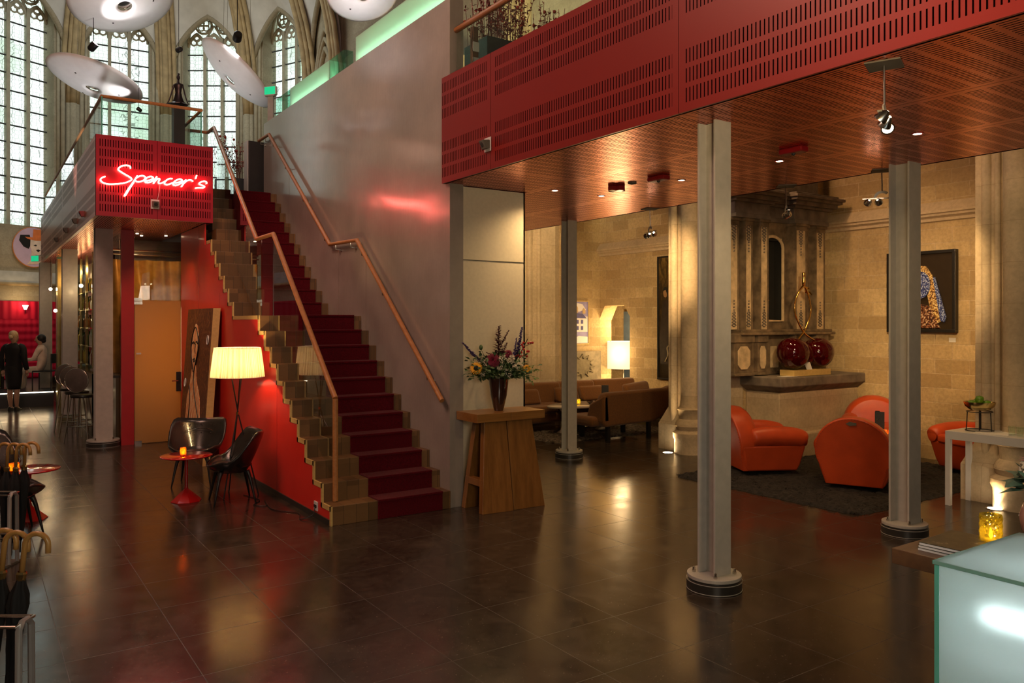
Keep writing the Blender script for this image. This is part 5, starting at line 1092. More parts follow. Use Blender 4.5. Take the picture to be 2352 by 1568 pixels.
# ================= WHITE SIDE TABLE + FRUIT =================
t = thing('side_table', 'white square-legged steel side table in front of the right pier', 'table', (8.6, 3.6, 0))
obj('table_top', MB().box(8.36, 2.9, .69, 8.83, 4.28, .775), 'white_steel', t, world=True, bevel=.003)
for x, y in ((8.36, 4.23), (8.78, 4.23), (8.36, 2.9), (8.78, 2.9)): obj('leg', MB().box(x, y, 0, x+.05, y+.05, .69), 'white_steel', t, world=True, bevel=.002)
t = thing('fruit_stand', 'round black wire stand on the white side table', 'stand', (8.62, 4.06, .776))
obj('wire_frame', MB().tube([(.13*math.cos(a*PI/12), .13*math.sin(a*PI/12), .006) for a in range(25)], .005, 6).tube([(.12*math.cos(a*PI/12), .12*math.sin(a*PI/12), .20) for a in range(25)], .005, 6), 'black', t)
for a in (0, 120, 240): q = math.radians(a+20); obj('leg', MB().tube([(.13*math.cos(q), .13*math.sin(q), .004), (.12*math.cos(q), .12*math.sin(q), .20)], .005, 6), 'black', t)
obj('centre_rod', MB().tube([(0, 0, 0), (0, 0, .205)], .007, 6), 'black', t)
o = obj('fruit_bowl', MB().lathe([(.03, 0), (.09, .012), (.135, .05), (.15, .095), (.142, .095), (.125, .05), (.02, .018)], (0, 0, 0), 32), 'brass', smooth='a'); o.location = (8.62, 4.06, .982); tag(o, 'ribbed brass bowl of green apples on the wire stand', 'bowl')
for i, (dx, dy, dz, lab) in enumerate(((-.055, .05, .075, 'green apple at the left of the brass bowl'), (.045, -.05, .075, 'green apple at the right front of the brass bowl'), (.0, .0, .12, 'green apple on top of the others in the brass bowl'), (.06, .05, .085, 'green apple at the back of the brass bowl'))):
    m = MB().lathe([(.001, -.036), (.02, -.04), (.036, -.02), (.041, .005), (.034, .028), (.016, .036), (.001, .028)], (0, 0, 0), 18)
    o = obj('apple', m, 'apple', smooth=True); o.location = (8.62+dx, 4.06+dy, .982+dz); tag(o, lab, 'apple', 'green apples in the brass bowl')
    obj('apple_stem', MB().tube([(0, 0, .028), (.004, 0, .045)], .002, 5), 'stem', o)
for i in range(5):
    o = obj('drinking_glass', MB().lathe([(.028, 0), (.034, .09), (.032, .09), (.026, .006)], (0, 0, 0), 18), 'clear', smooth='a'); o.location = (8.55+.0*i, 3.72-.075*i, .776); tag(o, 'clear glass on the white side table, %s' % ('nearest the fruit stand', 'second from the fruit stand', 'third, in the middle of the row', 'fourth from the fruit stand', 'last in the row, farthest from the fruit stand')[i], 'glass', 'row of glasses on the white side table')
o = obj('folder', MB().box(-.14, -.16, 0, .14, .16, .006), 'paper'); o.location = (8.56, 3.88, .776); o.rotation_euler = (0, 0, .1); tag(o, 'flat white paper sheet beside the fruit stand', 'paper')
# ================= RECEPTION DESK (right foreground) =================
t = thing('reception_desk', 'illuminated frosted glass reception desk at the lower right corner', 'desk', (2.67, 1.4, 0))
obj('front_glass', MB().box(2.67, -1.2, .02, 2.682, 1.40, 1.088), 'frost_desk', t, world=True)
obj('end_glass', MB().box(2.683, 1.388, .02, 3.285, 1.40, 1.088), 'frost_desk', t, world=True)
obj('top_glass', MB().box(2.665, -1.2, 1.089, 3.29, 1.405, 1.101), 'frost_desk', t, world=True)
obj('glass_edge', MB().box(2.6655, -1.2, 1.0885, 2.6665, 1.405, 1.1008).box(2.665, 1.4045, 1.089, 3.29, 1.4062, 1.101).box(2.6685, 1.386, .02, 2.6702, 1.4015, 1.088), 'glass_edge', t, world=True)
obj('frame', MB().box(2.70, -1.2, 0, 3.27, 1.37, .05).box(3.24, -1.2, 0, 3.28, 1.37, 1.08), 'white_plastic', t, world=True)
obj('tube_lamp', MB().tube([(2.85, -1.0, .91), (2.85, 1.32, .91)], .016, 10), 'tube', t, world=True, smooth='a')
t = thing('wooden_counter', 'dark wooden counter with slanted support behind the frosted desk', 'counter', (3.4, 1.0, 0))
obj('counter_top', MB().box(3.20, -1.0, .885, 3.60, 1.86, .95).box(3.60, -1.0, .885, 4.0, 1.62, .949), 'dark_wood', t, world=True, bevel=.003)
obj('slanted_panel', MB().slab([(3.24, 1.50, .885), (3.24, -1.0, .885), (3.24, -1.0, 0), (3.24, 1.72, 0)], (.10, 0, 0)), 'dark_wood', t, world=True)
bk = [('magazine at the bottom of the stack on the wooden counter', 0), ('magazine in the middle of the stack on the wooden counter', 1), ('magazine with a dark botanical cover on top of the stack', 2)]
n = NT('dark_cover'); v, x, y, z = n.objpos(); f = n.noise(v, 9, 6, .7); n.set(Base_Color=n.ramp(f, (.45, (.010, .010, .009)), (.60, (.05, .05, .025)), (.68, (.32, .26, .18))), Roughness=.3); M['cover'] = n.m
for lab, i in bk:
    o = thing('magazine', lab, 'magazine', (3.41, 1.66, .951+.0125*i), .03*i, 'magazines on the wooden counter')
    obj('pages', MB().box(-.15, -.20, 0, .15, .12, .010), 'white_plastic', o); obj('cover', MB().box(-.152, -.202, .0101, .152, .122, .0118), 'cover', o)
votive('faceted yellow glass candle holder at the right edge above the frosted desk', (3.525, 1.615, .951), .043, .145, 'yellowglass', pw=.35)
t = thing('small_vase', 'round pink vase with white flowers behind the frosted desk', 'vase', (3.87, 1.585, .951))
obj('vase', MB().lathe([(.03, 0), (.055, .03), (.066, .09), (.05, .15), (.032, .18), (.025, .17)], (0, 0, 0), 24), pmat('pink_ceramic', (.42, .22, .18), .15, coat=.7, var=.2), t, smooth=True)
fm = MB(); fl_ = MB(); pk = MB(); rnd = random.Random(3)
for _ in range(26): fm.leaf((rnd.gauss(0, .03), rnd.gauss(0, .03), .19+rnd.uniform(0, .06)), (rnd.uniform(-1, 1), rnd.uniform(-1, 1), rnd.uniform(-.1, .7)), .11, .040, (rnd.uniform(-.3, .3), rnd.uniform(-.3, .3), 1))
for _ in range(240): 
    v_ = Vector((rnd.gauss(0, 1), rnd.gauss(0, 1), rnd.gauss(0, 1))).normalized()*.06; fl_.ball((v_.x, v_.y, .30+v_.z), .007, 5, 4)
for _ in range(14): pk.leaf((0, 0, .33), (rnd.uniform(-1, 1), rnd.uniform(-1, 1), rnd.uniform(.2, .8)), .07, .014)
obj('leaves', fm, 'euca', t); obj('white_blossoms', fl_, wh, t); obj('pink_petals', pk, pmat('pink_petal', (.40, .14, .16), .7), t)
o = obj('tablet', MB().box(-.09, -.13, 0, .09, .13, .012), 'black_plastic', bevel=.003); o.location = (3.12, 1.14, 1.102); o.rotation_euler = (0, 0, 0); tag(o, 'black tablet lying on the far edge of the frosted desk top', 'tablet')
# ================= ROUND RED TABLES =================
def red_table(label, x, y):
    t = thing('side_table', label, 'table', (x, y, 0), 0, 'round red lacquer side tables')
    obj('table_top', MB().lathe([(.255, .472), (.262, .478), (.262, .485), (.255, .488)], (0, 0, 0), 48), 'red_lacquer', t, smooth='a')
    obj('pole', MB().lathe([(.017, .14), (.017, .473)], (0, 0, 0), 14), 'red_lacquer', t, smooth='a')
    obj('base', MB().lathe([(.155, 0), (.155, .006), (.022, .13), (.017, .15)], (0, 0, 0), 8), 'red_lacquer', t)
    return t
red_table('round red lacquer table between the two black chairs by the stairs', 1.87, 8.92)
red_table('round red lacquer table at the left edge behind the umbrellas', .445, 8.94)
votive('amber glass candle burning on the red table by the staircase', (1.83, 8.88, .489), .031, .088, 'amber', pw=2)
votive('dark amber square candle glass burning on the left red table', (.31, 8.76, .489), .045, .095, 'amber', sq=True, pw=2)
# ================= SHELL CHAIRS =================
def shell_chair(label, tuft=True):
    t = thing('shell_chair', label, 'chair', (0, 0, 0), 0, 'black leather shell chairs')
    # rim height and radii by angle (0 = front +y)
    N, K = 36, 8; rings = []
    for k in range(K+1):
        f = k/K; ring = []
        for i in range(N):
            a = 2*PI*i/N; back = (1-math.cos(a))/2     # 0 front, 1 back
            side = abs(math.sin(a))
            bsm = back**1.6
            b_ = abs(180-math.degrees(a) % 360); s_ = max(0, min(1, (112-b_)/60)); s_ = s_*s_*(3-2*s_)
            rim = (.44+.07*max(0, 1-abs(b_-118)/50))*(1-s_)+(.80+.022*min(1, b_/50)**2)*s_
            z = .36+(rim-.36)*f**1.15
            r0 = .16+.11*math.sin(f*PI/2)
            x = math.sin(a)*(r0+.05*f+.055*f*f*s_*min(1, b_/45)); y = math.cos(a)*(r0*.95+.02*f-.01*s_*f)-(.075*f*f*s_)
            ring.append((x, y, z))
        rings.append(ring)
    m = MB().loft(rings, False); m.add([(0, 0, .352)], []); c_ = len(m.v)-1
    m.f += [(i, c_, (i+1) % N) for i in range(N)]
    obj('shell', m, 'leather_black', t, smooth=True, solid=.022)
    obj('seat_pad', MB().lathe([(.20, .40), (.225, .42), (.21, .455), (.10, .465), (.001, .465)], (0, .01, 0), 30), 'leather_black', t, smooth=True)
    if tuft:
        for xq in (-.13, 0, .13):
            for zq in (.62, .73):
                rr_ = .262-.02; yb = -math.sqrt(max(.01, rr_**2-xq**2*.8))-.03+.012
                obj('tuft_button', MB().ball((xq, yb-(zq-.6)*.12, zq), .009, 8, 6), 'leather_black', t, smooth=True)
        obj('tufting_seam', MB().tube([(-.17, -.16, .66), (-.1, -.218, .675), (0, -.242, .675), (.1, -.218, .675), (.17, -.16, .66)], .004, 6, smooth=4), 'leather_black', t)
    for sx_, sy_ in ((-1, 1), (1, 1), (-1, -1), (1, -1)):
        obj('leg', MB().tube([(sx_*.16, sy_*.14, .37), (sx_*.19, sy_*.17, .28), (sx_*.235, sy_*.225, 0)], [.028, .019, .008], 10, smooth=3), 'black', t, smooth=True)
    return t
A1 = shell_chair('black tufted leather shell chair facing the camera beside the painted board')
A1.scale = (.92, .92, .92); A1.location = (2.16, 9.80, 0); A1.rotation_euler = (0, 0, face((-.45, -.9)))
dup(A1, (2.27, 8.62, 0), face((-.93, .12)), 'black shell chair in profile in front of the floor lamp')
dup(A1, (.28, 8.42, 0), face((.95, .15)), 'black shell chair at the left edge between umbrellas and red table')
dup(A1, (.12, 9.75, 0), face((.5, -.85)), 'black tufted shell chair whose back just shows at the left edge behind the umbrellas')
# ================= TRIPOD LAMP =================
t = thing('floor_lamp', 'black tripod floor lamp with a glowing pleated cream shade by the red wall', 'lamp', (2.40, 8.90, 0))
kx = (0, 0, .80)
for a in (100, 215, 335):
    q = math.radians(a); d = Vector((math.cos(q), math.sin(q), 0))
    obj('leg', MB().tube([tuple(d*.22), (0+d.x*.006, d.y*.006, .90), tuple(-d*.07+Vector((0, 0, 1.34)))], .0075, 8), 'black', t, smooth='a')
obj('clamp', MB().lathe([(.018, .885), (.018, .915)], (0, 0, 0), 14), 'brass', t)
n = NT('pleated_shade'); v, x, y, z = n.objpos(); an = n.op('ARCTAN2', y, x)
pz = n.noise(n.vec(n.op('MULTIPLY', an, 9), 0, 0), 3.0, 2); cc = n.ramp(pz, (.40, (.30, .20, .09)), (.5, (.66, .52, .28)), (.60, (.80, .66, .40)))
sh_t = n.n('ShaderNodeBsdfTranslucent'); n.l(cc, sh_t.inputs[0]); sh_d = n.n('ShaderNodeBsdfDiffuse'); n.l(cc, sh_d.inputs[0])
em = n.n('ShaderNodeEmission'); n.l(cc, em.inputs[0]); em.inputs[1].default_value = .22
m1 = n.n('ShaderNodeMixShader'); m1.inputs[0].default_value = .4; n.l(sh_t.outputs[0], m1.inputs[1]); n.l(sh_d.outputs[0], m1.inputs[2])
ad = n.n('ShaderNodeAddShader'); n.l(m1.outputs[0], ad.inputs[0]); n.l(em.outputs[0], ad.inputs[1]); n.l(ad.outputs[0], n.out.inputs[0]); M['pleat'] = n.m
rings = []
for rr_, zz in ((.285, 1.30), (.245, 1.62)):
    rings.append([((rr_+.003*(-1)**k)*math.cos(2*PI*k/160), (rr_+.003*(-1)**k)*math.sin(2*PI*k/160), zz) for k in range(160)])
obj('lamp_shade', MB().loft(rings, False), 'pleat', t)
for r_, z_ in ((.286, 1.30), (.246, 1.62)): obj('shade_rim', MB().tube([(r_*math.cos(a*PI/24), r_*math.sin(a*PI/24), z_) for a in range(49)], .003, 5), 'paper', t)
obj('bulb', MB().ball((0, 0, 1.44), .035, 12, 8), 'bulb', t, smooth=True)
light('POINT', 'floor_lamp_light', (2.40, 8.90, 1.47), 42, (1, .62, .27), size=.04)
light('SPOT', 'assumed_board_spot', (1.7, 12.1, ZS-.05), 34, WARM2, (2.6, 11.6, 1.2), .05, 75, .8)  # assumed soffit spot without a fitting, added to light the painted board
light('SPOT', 'assumed_red_wall_spot', (2.0, 8.1, 2.6), 10, WARM, (2.75, 8.6, .9), .05, 36, .7)  # assumed source of the light cone on the red wall; no fitting
o = thing('lamp_cable', 'thin black lamp cable lying on the floor to the wall outlet', 'cable', (2.6, 8, 0))
obj('cable', MB().tube([(2.45, 8.85, .006), (2.52, 8.5, .006), (2.40, 8.3, .006), (2.50, 8.2, .006), (2.56, 8.45, .006), (2.5, 8.0, .006), (2.66, 7.7, .006), (2.60, 7.45, .006), (2.70, 7.40, .04), (2.735, 7.42, .11)], .004, 6, smooth=6), 'black', o, world=True)
# ================= UMBRELLA STANDS =================
def umbrella(label, x, y, lean, rot, zb=.03):
    t = thing('umbrella', label, 'umbrella', (x, y, zb), rot, 'black umbrellas with wooden crook handles')
    L = lean
    hk = [(0, 0, .70), (0, 0, .84)]+[(.055-.055*math.cos(PI*k/8), 0, .84+.055*math.sin(PI*k/8)) for k in range(1, 9)]+[(.112, 0, .81)]
    obj('handle', MB().tube(hk, .0125, 12), 'handle_wood', t, smooth=True)
    obj('shaft', MB().tube([(0, 0, 0), (0, 0, .72)], .006, 8), 'black', t)
    obj('rib_tips', MB().tube([(.018*math.cos(a), .018*math.sin(a), .695) for a in [k*PI/4 for k in range(9)]], .004, 5).lathe([(.02, .67), (.024, .70), (.018, .71)], (0, 0, 0), 8, cap=False), 'brass', t)
    pr = []
    for z_, r in ((.10, .010), (.2, .018), (.35, .026), (.48, .034), (.55, .040), (.60, .034), (.65, .020), (.685, .014)):
        pr.append([(r*(1+.3*math.cos(5*2*PI*k/32+z_*14))*math.cos(2*PI*k/32), r*(1+.3*math.cos(5*2*PI*k/32+z_*14))*math.sin(2*PI*k/32), z_) for k in range(32)])
    obj('canopy', MB().loft(pr), 'suit', t, smooth=True)
    t.rotation_euler = (lean[0], lean[1], rot)
    return t
def stand(label, x, y, rz):
    t = thing('umbrella_stand', label, 'umbrella stand', (x, y, 0), rz, 'grey metal umbrella stands')
    for s in (-1, 1):
        obj('side_frame', MB().tube([(s*.16, -.05, .01), (s*.16, -.045, .53), (s*.16, -.02, .56), (s*.16, .02, .56), (s*.16, .045, .53), (s*.16, .05, .01)], .015, 8), 'aluminium', t, smooth='a')
    for zh in (.555, .22): obj('hoop', MB().tube([(-.16, -.07, zh), (.16, -.07, zh), (.16, .07, zh), (-.16, .07, zh), (-.16, -.07, zh)], .007, 8), 'chrome', t, smooth='a')
    obj('drip_tray', MB().box(-.17, -.09, .0, .17, .09, .015), 'worn', t)
    return t
ra = face((fw[0], fw[1]))   # local y away from the camera, x sideways
def scr(px, dd, fwd=0): # sideways offset for a camera-frame lateral/depth pair
    return lw((px-1176)/1818*dd, dd+fwd)
p = lw(-2.35, 3.56); stand('grey metal umbrella stand nearest the camera at the lower left corner', p[0], p[1], ra)
p = lw(-4.08, 6.22); stand('grey metal umbrella stand farther back at the left edge', p[0], p[1], ra)
for px, dd, lab in ((12, 3.70, 'front umbrella with crook handle, rightmost in the near stand'), (-34, 3.72, 'front umbrella with crook handle, second in the near stand'), (-60, 3.76, 'front umbrella handle cut by the left edge in the near stand')):
    p = scr(px, dd); umbrella(lab, p[0], p[1], (0, .11), ra)
for px, dd, lab in ((26, 6.36, 'umbrella with a crook handle, rightmost but one in the rear stand'), (6, 6.38, 'umbrella handle third from right in the rear stand'), (46, 6.44, 'umbrella with a crook handle at the right end of the rear stand'), (-16, 6.40, 'umbrella handle cut by the left edge in the rear stand')):
    p = scr(px, dd); umbrella(lab, p[0], p[1], (0, .05), ra)
# ================= UNDER THE PLATFORM: door, panel, bar =================
struct('wall_entry_panel', MB().box(1.88, 13.48, 0, 2.06, 13.56, ZS), pmat('deep_red_panel', (.36, .008, .014), .4, var=.05))
o = thing('glass_door', 'frosted amber glass door with a dark handle under the platform', 'door', (2.4, 13.5, 0)); o['kind'] = 'structure'; o.name = 'door_1'
n = NT('amber_frosted'); v, x, y, z = n.pos(); a = n.n('ShaderNodeBsdfTranslucent'); a.inputs[0].default_value = (.80, .48, .12, 1); d = n.n('ShaderNodeBsdfDiffuse'); d.inputs[0].default_value = (.42, .27, .10, 1); g = n.n('ShaderNodeBsdfGlossy'); g.inputs[1].default_value = .35
m1 = n.n('ShaderNodeMixShader'); m1.inputs[0].default_value = .5; n.l(a.outputs[0], m1.inputs[1]); n.l(d.outputs[0], m1.inputs[2]); m2 = n.n('ShaderNodeMixShader'); m2.inputs[0].default_value = .08; n.l(m1.outputs[0], m2.inputs[1]); n.l(g.outputs[0], m2.inputs[2]); n.l(m2.outputs[0], n.out.inputs[0]); M['amber_frost'] = n.m
obj('frosted_pane', MB().box(2.07, 13.50, .01, 2.745, 13.512, 2.24), 'amber_frost', o, world=True)
obj('clear_transom', MB().box(2.07, 13.50, 2.25, 2.745, 13.51, ZS-.01), 'clear', o, world=True)
obj('hinge', MB().box(2.06, 13.485, 2.18, 2.18, 13.52, 2.225).box(2.06, 13.485, 2.235, 2.18, 13.52, 2.28).box(2.07, 13.48, .0, 2.17, 13.52, .05), 'chrome', o, world=True)
obj('pull', MB().box(2.09, 13.47, 1.40, 2.16, 13.50, 1.425), 'white_plastic', o, world=True)
h = obj('lock_case', MB().box(2.675, 13.46, .80, 2.745, 13.50, 1.11), 'black', o, world=True, bevel=.004)
obj('handle', MB().tube([(2.69, 13.46, .97), (2.69, 13.42, .97), (2.60, 13.42, .97)], .009, 8), 'chrome', h, world=True)
t = thing('gold_curtain', 'crumpled gold curtain behind the glass above the amber door', 'curtain', (2.5, 14.6, 0))
cv = []; NX, NZ = 60, 24; rnd = random.Random(2)
for j in range(NZ+1):
    for i in range(NX+1):
        x = 1.9+1.6*i/NX; z = 2.95*j/NZ; cv.append((x, 14.6+.05*math.sin(x*26+z*1.5)+.03*math.sin(x*11+z*5)+.05*math.sin((x*1.4+z*1.9)*2.4), z))
obj('fabric', MB().add(cv, [(j*(NX+1)+i, j*(NX+1)+i+1, (j+1)*(NX+1)+i+1, (j+1)*(NX+1)+i) for j in range(NZ) for i in range(NX)]), pmat('gold_fabric', (.50, .26, .06), .45, .3, var=.3, scale=5), t, world=True, smooth=True)
obj('curtain_rail', MB().tube([(1.9, 14.5, 3.03), (3.5, 14.5, 3.03)], .012, 8).tube([(1.9, 14.55, 3.10), (3.5, 14.55, 3.10)], .02, 8), 'chrome', t, world=True)
struct('wall_entry_back', MB().box(2.07, 15.0, 0, 4.0, 15.1, ZS).box(2.07, 13.56, 0, 2.09, 15.0, 2.2), 'dark_wood')
for x, y, lab in ((2.17, 13.9, 'small ceiling light behind the glass over the amber door, leftmost'), (2.28, 14.2, 'small ceiling light behind the glass over the amber door, middle'), (2.62, 14.0, 'small ceiling light behind the glass over the amber door, rightmost')):
    o = thing('downlight', lab, 'ceiling light', (x, y, ZS), 0, 'small downlights over the amber door'); obj('lamp_lens', MB().lathe([(.022, -.001), (.022, -.004)], (0, 0, 0), 14), 'bulb', o)
light('SPOT', 'door_spot', (2.42, 13.75, ZS-.1), 26, WARM, (2.45, 14.6, 2.2), .05, 110, .8)
light('AREA', 'door_pane_fill', (2.45, 14.42, 1.45), 15, WARM2, (2.42, 13.5, 1.45), .5, sy=1.4)  # unseen light panel added before the curtain so the amber pane glows
light('SPOT', 'door_front_fill', (2.25, 12.5, ZS-.05), 34, WARM, (2.4, 13.4, 1.0), .05, 90, .8)  # unseen soffit spot without a fitting, added to light the door front
# bar: counter, glazed cabinet with bottles, stools
t = thing('bar_counter', 'wooden bar counter behind the stools under the platform', 'counter', (2.0, 15.3, 0))
obj('counter_body', MB().box(1.86, 13.9, 0, 2.05, 16.3, 1.02), 'oak_table', t, world=True); obj('counter_top', MB().box(1.76, 13.9, 1.02, 2.05, 16.3, 1.06), 'dark_wood', t, world=True)
t = thing('bottle_cabinet', 'brass framed glass cabinet with lit shelves of bottles behind the bar stools', 'cabinet', (1.9, 18.5, 0))
obj('cabinet_back', MB().box(2.14, 16.4, 0, 2.18, 20.4, 3.2), 'dark_wood', t, world=True)
for z in (1.1, 1.45, 1.8, 2.15, 2.5): obj('shelf', MB().box(1.82, 16.4, z-.02, 2.14, 20.4, z), 'clear_green', t, world=True)
for y in (16.4, 17.4, 18.4, 19.4, 20.36): obj('frame_post', MB().box(1.80, y, 0, 1.84, y+.04, 3.2), 'brass', t, world=True)
obj('cabinet_base', MB().box(1.80, 16.4, 0, 2.14, 20.4, .95), 'dark_wood', t, world=True)
obj('corner_post', MB().box(1.52, 20.0, 0, 1.80, 20.4, 3.3), 'brass', t, world=True)
rnd = random.Random(9); bcol = [pmat('bottle_%s' % nm, c, .12, var=.2, coat=.8) for nm, c in (('green', (.03, .07, .02)), ('amber', (.28, .10, .02)), ('clear', (.45, .45, .38)), ('dark', (.015, .015, .012)), ('yellow', (.42, .34, .04)), ('red', (.20, .02, .015)))]
bp_ = []
for c_ in bcol:
    b = obj('bottle', MB().lathe([(.036, 0), (.038, .01), (.038, .17), (.03, .20), (.014, .225), (.013, .28), (.016, .285), (.016, .295)], (0, 0, 0), 12), c_, smooth='a'); bp_.append(b)
k = 0
for z in (1.1, 1.45, 1.8, 2.15, 2.5):
    y = 16.55
    while y < 20.3:
        i = rnd.randrange(6); s_ = bp_[i]
        if k < 6: b = bp_[k]
        else: b = s_.copy(); S.collection.objects.link(b)
        b.location = (1.93+rnd.uniform(-.03, .05), y, z+.001); b.scale = (1, 1, rnd.uniform(.8, 1.05)); tag(b, '%s bottle on the %s lit shelf of the brass framed bar cabinet' % (('green', 'amber', 'clear', 'dark', 'yellow', 'red')[i if k >= 6 else k], {1.1: 'lowest', 1.45: 'second lowest', 1.8: 'middle', 2.15: 'second highest', 2.5: 'top'}[z]), 'bottle', '%s bottles on the %s cabinet shelf' % (('green', 'amber', 'clear', 'dark', 'yellow', 'red')[i if k >= 6 else k], {1.1: 'lowest', 1.45: 'second lowest', 1.8: 'middle', 2.15: 'second highest', 2.5: 'top'}[z]))
        k += 1; y += rnd.uniform(.12, .17)
for y in (16.9, 18.0, 19.1, 20.1): light('POINT', 'cabinet_light', (1.90, y, 2.95), 4, WARM2, size=.03)
for y, z, lab in ((17.2, 2.6, 'bright bare bulb in front of the bottle cabinet'), (19.6, 2.15, 'bright bulb by the brass post of the bar cabinet'), (20.9, 2.66, 'bright bulb hanging by the farthest column')):
    o = obj('hanging_bulb', MB().ball((0, 0, 0), .035, 10, 7), 'bulb', smooth=True); o.location = (1.45 if y > 18 else 1.7, y, z); obj('cord', MB().tube([(0, 0, .03), (0, 0, ZS-z)], .004, 5), 'black', o); tag(o, lab, 'bulb', 'bare bulbs over the bar')
    light('POINT', 'bulb_light', (1.30 if y > 18 else 1.6, y, z-.1), 3.5, WARM2, size=.04)
def stool(label, x, y):
    t = thing('bar_stool', label, 'stool', (x, y, 0), 0, 'bar stools with round backs')
    obj('seat', MB().lathe([(.17, .70), (.185, .715), (.18, .745), (.001, .75)], (0, 0, 0), 24), 'leather_black', t, smooth='a')
    obj('backrest', MB().lathe([(.001, -.012), (.17, -.008), (.185, 0), (.17, .012), (.001, .016)], (-.17, 0, .98), 28, axis=(1, 0, .12)), pmat('stool_back_grey', (.20, .17, .15), .28, .5, var=.2), t, smooth='a')
    obj('back_rim', MB().tube([(-.17+.0*math.cos(a), .188*math.cos(a), .98+.188*math.sin(a)) for a in [k*PI/14 for k in range(29)]], .008, 6), 'chrome', t, smooth=True)
    for sx_, sy_ in ((-1, 1), (1, 1), (-1, -1), (1, -1)):
        obj('leg', MB().tube([(sx_*.12, sy_*.12, .70), (sx_*.19, sy_*.19, 0)], .012, 8), 'chrome', t, smooth='a')
    obj('foot_ring', MB().tube([(-.165, -.165, .25), (.165, -.165, .25), (.165, .165, .25), (-.165, .165, .25), (-.165, -.165, .25)], .008, 6), 'chrome', t)
    return t
s0 = stool('bar stool nearest the grey column under the platform', 1.44, 14.35); s0.rotation_euler = (0, 0, .95)
dup(s0, (1.43, 15.1, 0), .95, 'middle one of the three bar stools'); dup(s0, (1.42, 15.9, 0), .95, 'bar stool farthest from the grey column')
o = obj('menu_board', MB().box(-.01, -.12, 0, .01, .12, .30), 'paper'); o.location = (1.9, 15.6, 1.061); tag(o, 'framed pale menu card standing on the bar counter', 'menu')
# ================= RED BANQUETTE + PODIUM =================
struct('floor_podium', MB().box(-1.7, 20.75, 0, 1.5, 27, .34), 'black_plastic')
o = obj('led_strip', MB().box(-1.7, 20.735, .315, 1.5, 20.75, .335), 'strip'); tag(o, 'bright dotted light strip along the podium step edge', 'light strip')
light('AREA', 'strip_glow', (.2, 20.6, .3), 3, WARM2, (.2, 20.0, 0), 2.4, sy=.05)
n = NT('red_tufted_velvet'); v, x, y, z = n.pos(); u = n.op('ADD', n.op('MULTIPLY', x, .9), n.op('MULTIPLY', y, .43))
d1 = n.op('SINE', n.op('MULTIPLY', n.op('ADD', u, n.op('MULTIPLY', z, .8)), 19)); d2 = n.op('SINE', n.op('MULTIPLY', n.op('SUBTRACT', u, n.op('MULTIPLY', z, .8)), 19))
dd_ = n.op('MULTIPLY', d1, d2); lowz = n.op('LESS_THAN', z, 2.0); fl2 = n.op('SINE', n.op('MULTIPLY', u, 30)); hgt = n.op('ADD', n.op('MULTIPLY', dd_, lowz), n.op('MULTIPLY', fl2, n.op('SUBTRACT', 1, lowz)))
n.set(Base_Color=(.40, .004, .028), Roughness=.8, Specular_IOR_Level=.2); n.bump(hgt, .7, .022); M['velvet'] = n.m
for k in (-1, 0, 1):
    F = Facet(V[k], V[k+1])
    t = thing('banquette', ['red tufted velvet wall seat out of frame at left', 'red tufted velvet wall seat on the left apse side', 'red buttoned velvet high back banquette below the first gothic window'][k+1], 'banquette', (*F.m, .34))
    obj('high_back', MB().slab([F.P(-F.L/2, .34, .03), F.P(F.L/2, .34, .03), F.P(F.L/2, 2.5, .03), F.P(-F.L/2, 2.5, .03)], (F.n.x*.14, F.n.y*.14, 0)), 'velvet', t, world=True, bevel=.03)
    obj('seat', MB().slab([F.P(-F.L/2+.1, .34, .17), F.P(F.L/2-.1, .34, .17), F.P(F.L/2-.1, .80, .17), F.P(-F.L/2+.1, .80, .17)], (F.n.x*.5, F.n.y*.5, 0)), 'velvet', t, world=True, bevel=.04)
F = Facet(V[1], V[2])
# wall sconce
p = F.P(-.05, 2.22, .22); t = thing('wall_sconce', 'small white cup wall sconce on the red banquette', 'wall light', p)
t.location = (1.20, 26.15, 2.26)
obj('shade', MB().lathe([(.03, 0), (.07, .10), (.075, .12)], (0, 0, 0), 14, cap=False), emat('sconce_shade', (1, .82, .6), 3), t, smooth='a', solid=.004); obj('arm', MB().tube([(0, 0, 0), (0, .02, -.06), (0.02, .2, -.04)], .01, 6), 'chrome', t)
light('POINT', 'sconce_light', (1.20, 25.95, 2.45), 12, WARM2, size=.05)
# round portrait above: abstract painted face
c0 = Vector((1.40, 26.5, 4.05)); nn = Vector((F.n.x, F.n.y, 0)); uu = Vector((F.u.x, F.u.y, 0))
dist = (Vector((F.m.x, F.m.y, 0))-Vector((c0.x, c0.y, 0))).dot(nn); c0 = c0+nn*(dist+.03)
t = thing('round_painting', 'round painting of a woman in an orange hat on lilac, high on the stone wall', 'painting', tuple(c0))
def dpts(lst, off): return [tuple(c0+uu*a*.56+Vector((0, 0, b*.56))+nn*off) for a, b in lst]
obj('canvas', MB().slab(dpts([(math.cos(a*PI/20), math.sin(a*PI/20)) for a in range(40)], 0), tuple(nn*.02)), pmat('lilac_ground', (.62, .45, .60), .6, var=.05), t, world=True)
obj('rim', MB().tube([tuple(c0+uu*.57*math.cos(a*PI/20)+Vector((0, 0, .57*math.sin(a*PI/20)))+nn*.01) for a in range(41)], .014, 6), pmat('orange_rim', (.6, .22, .06), .5), t, world=True)
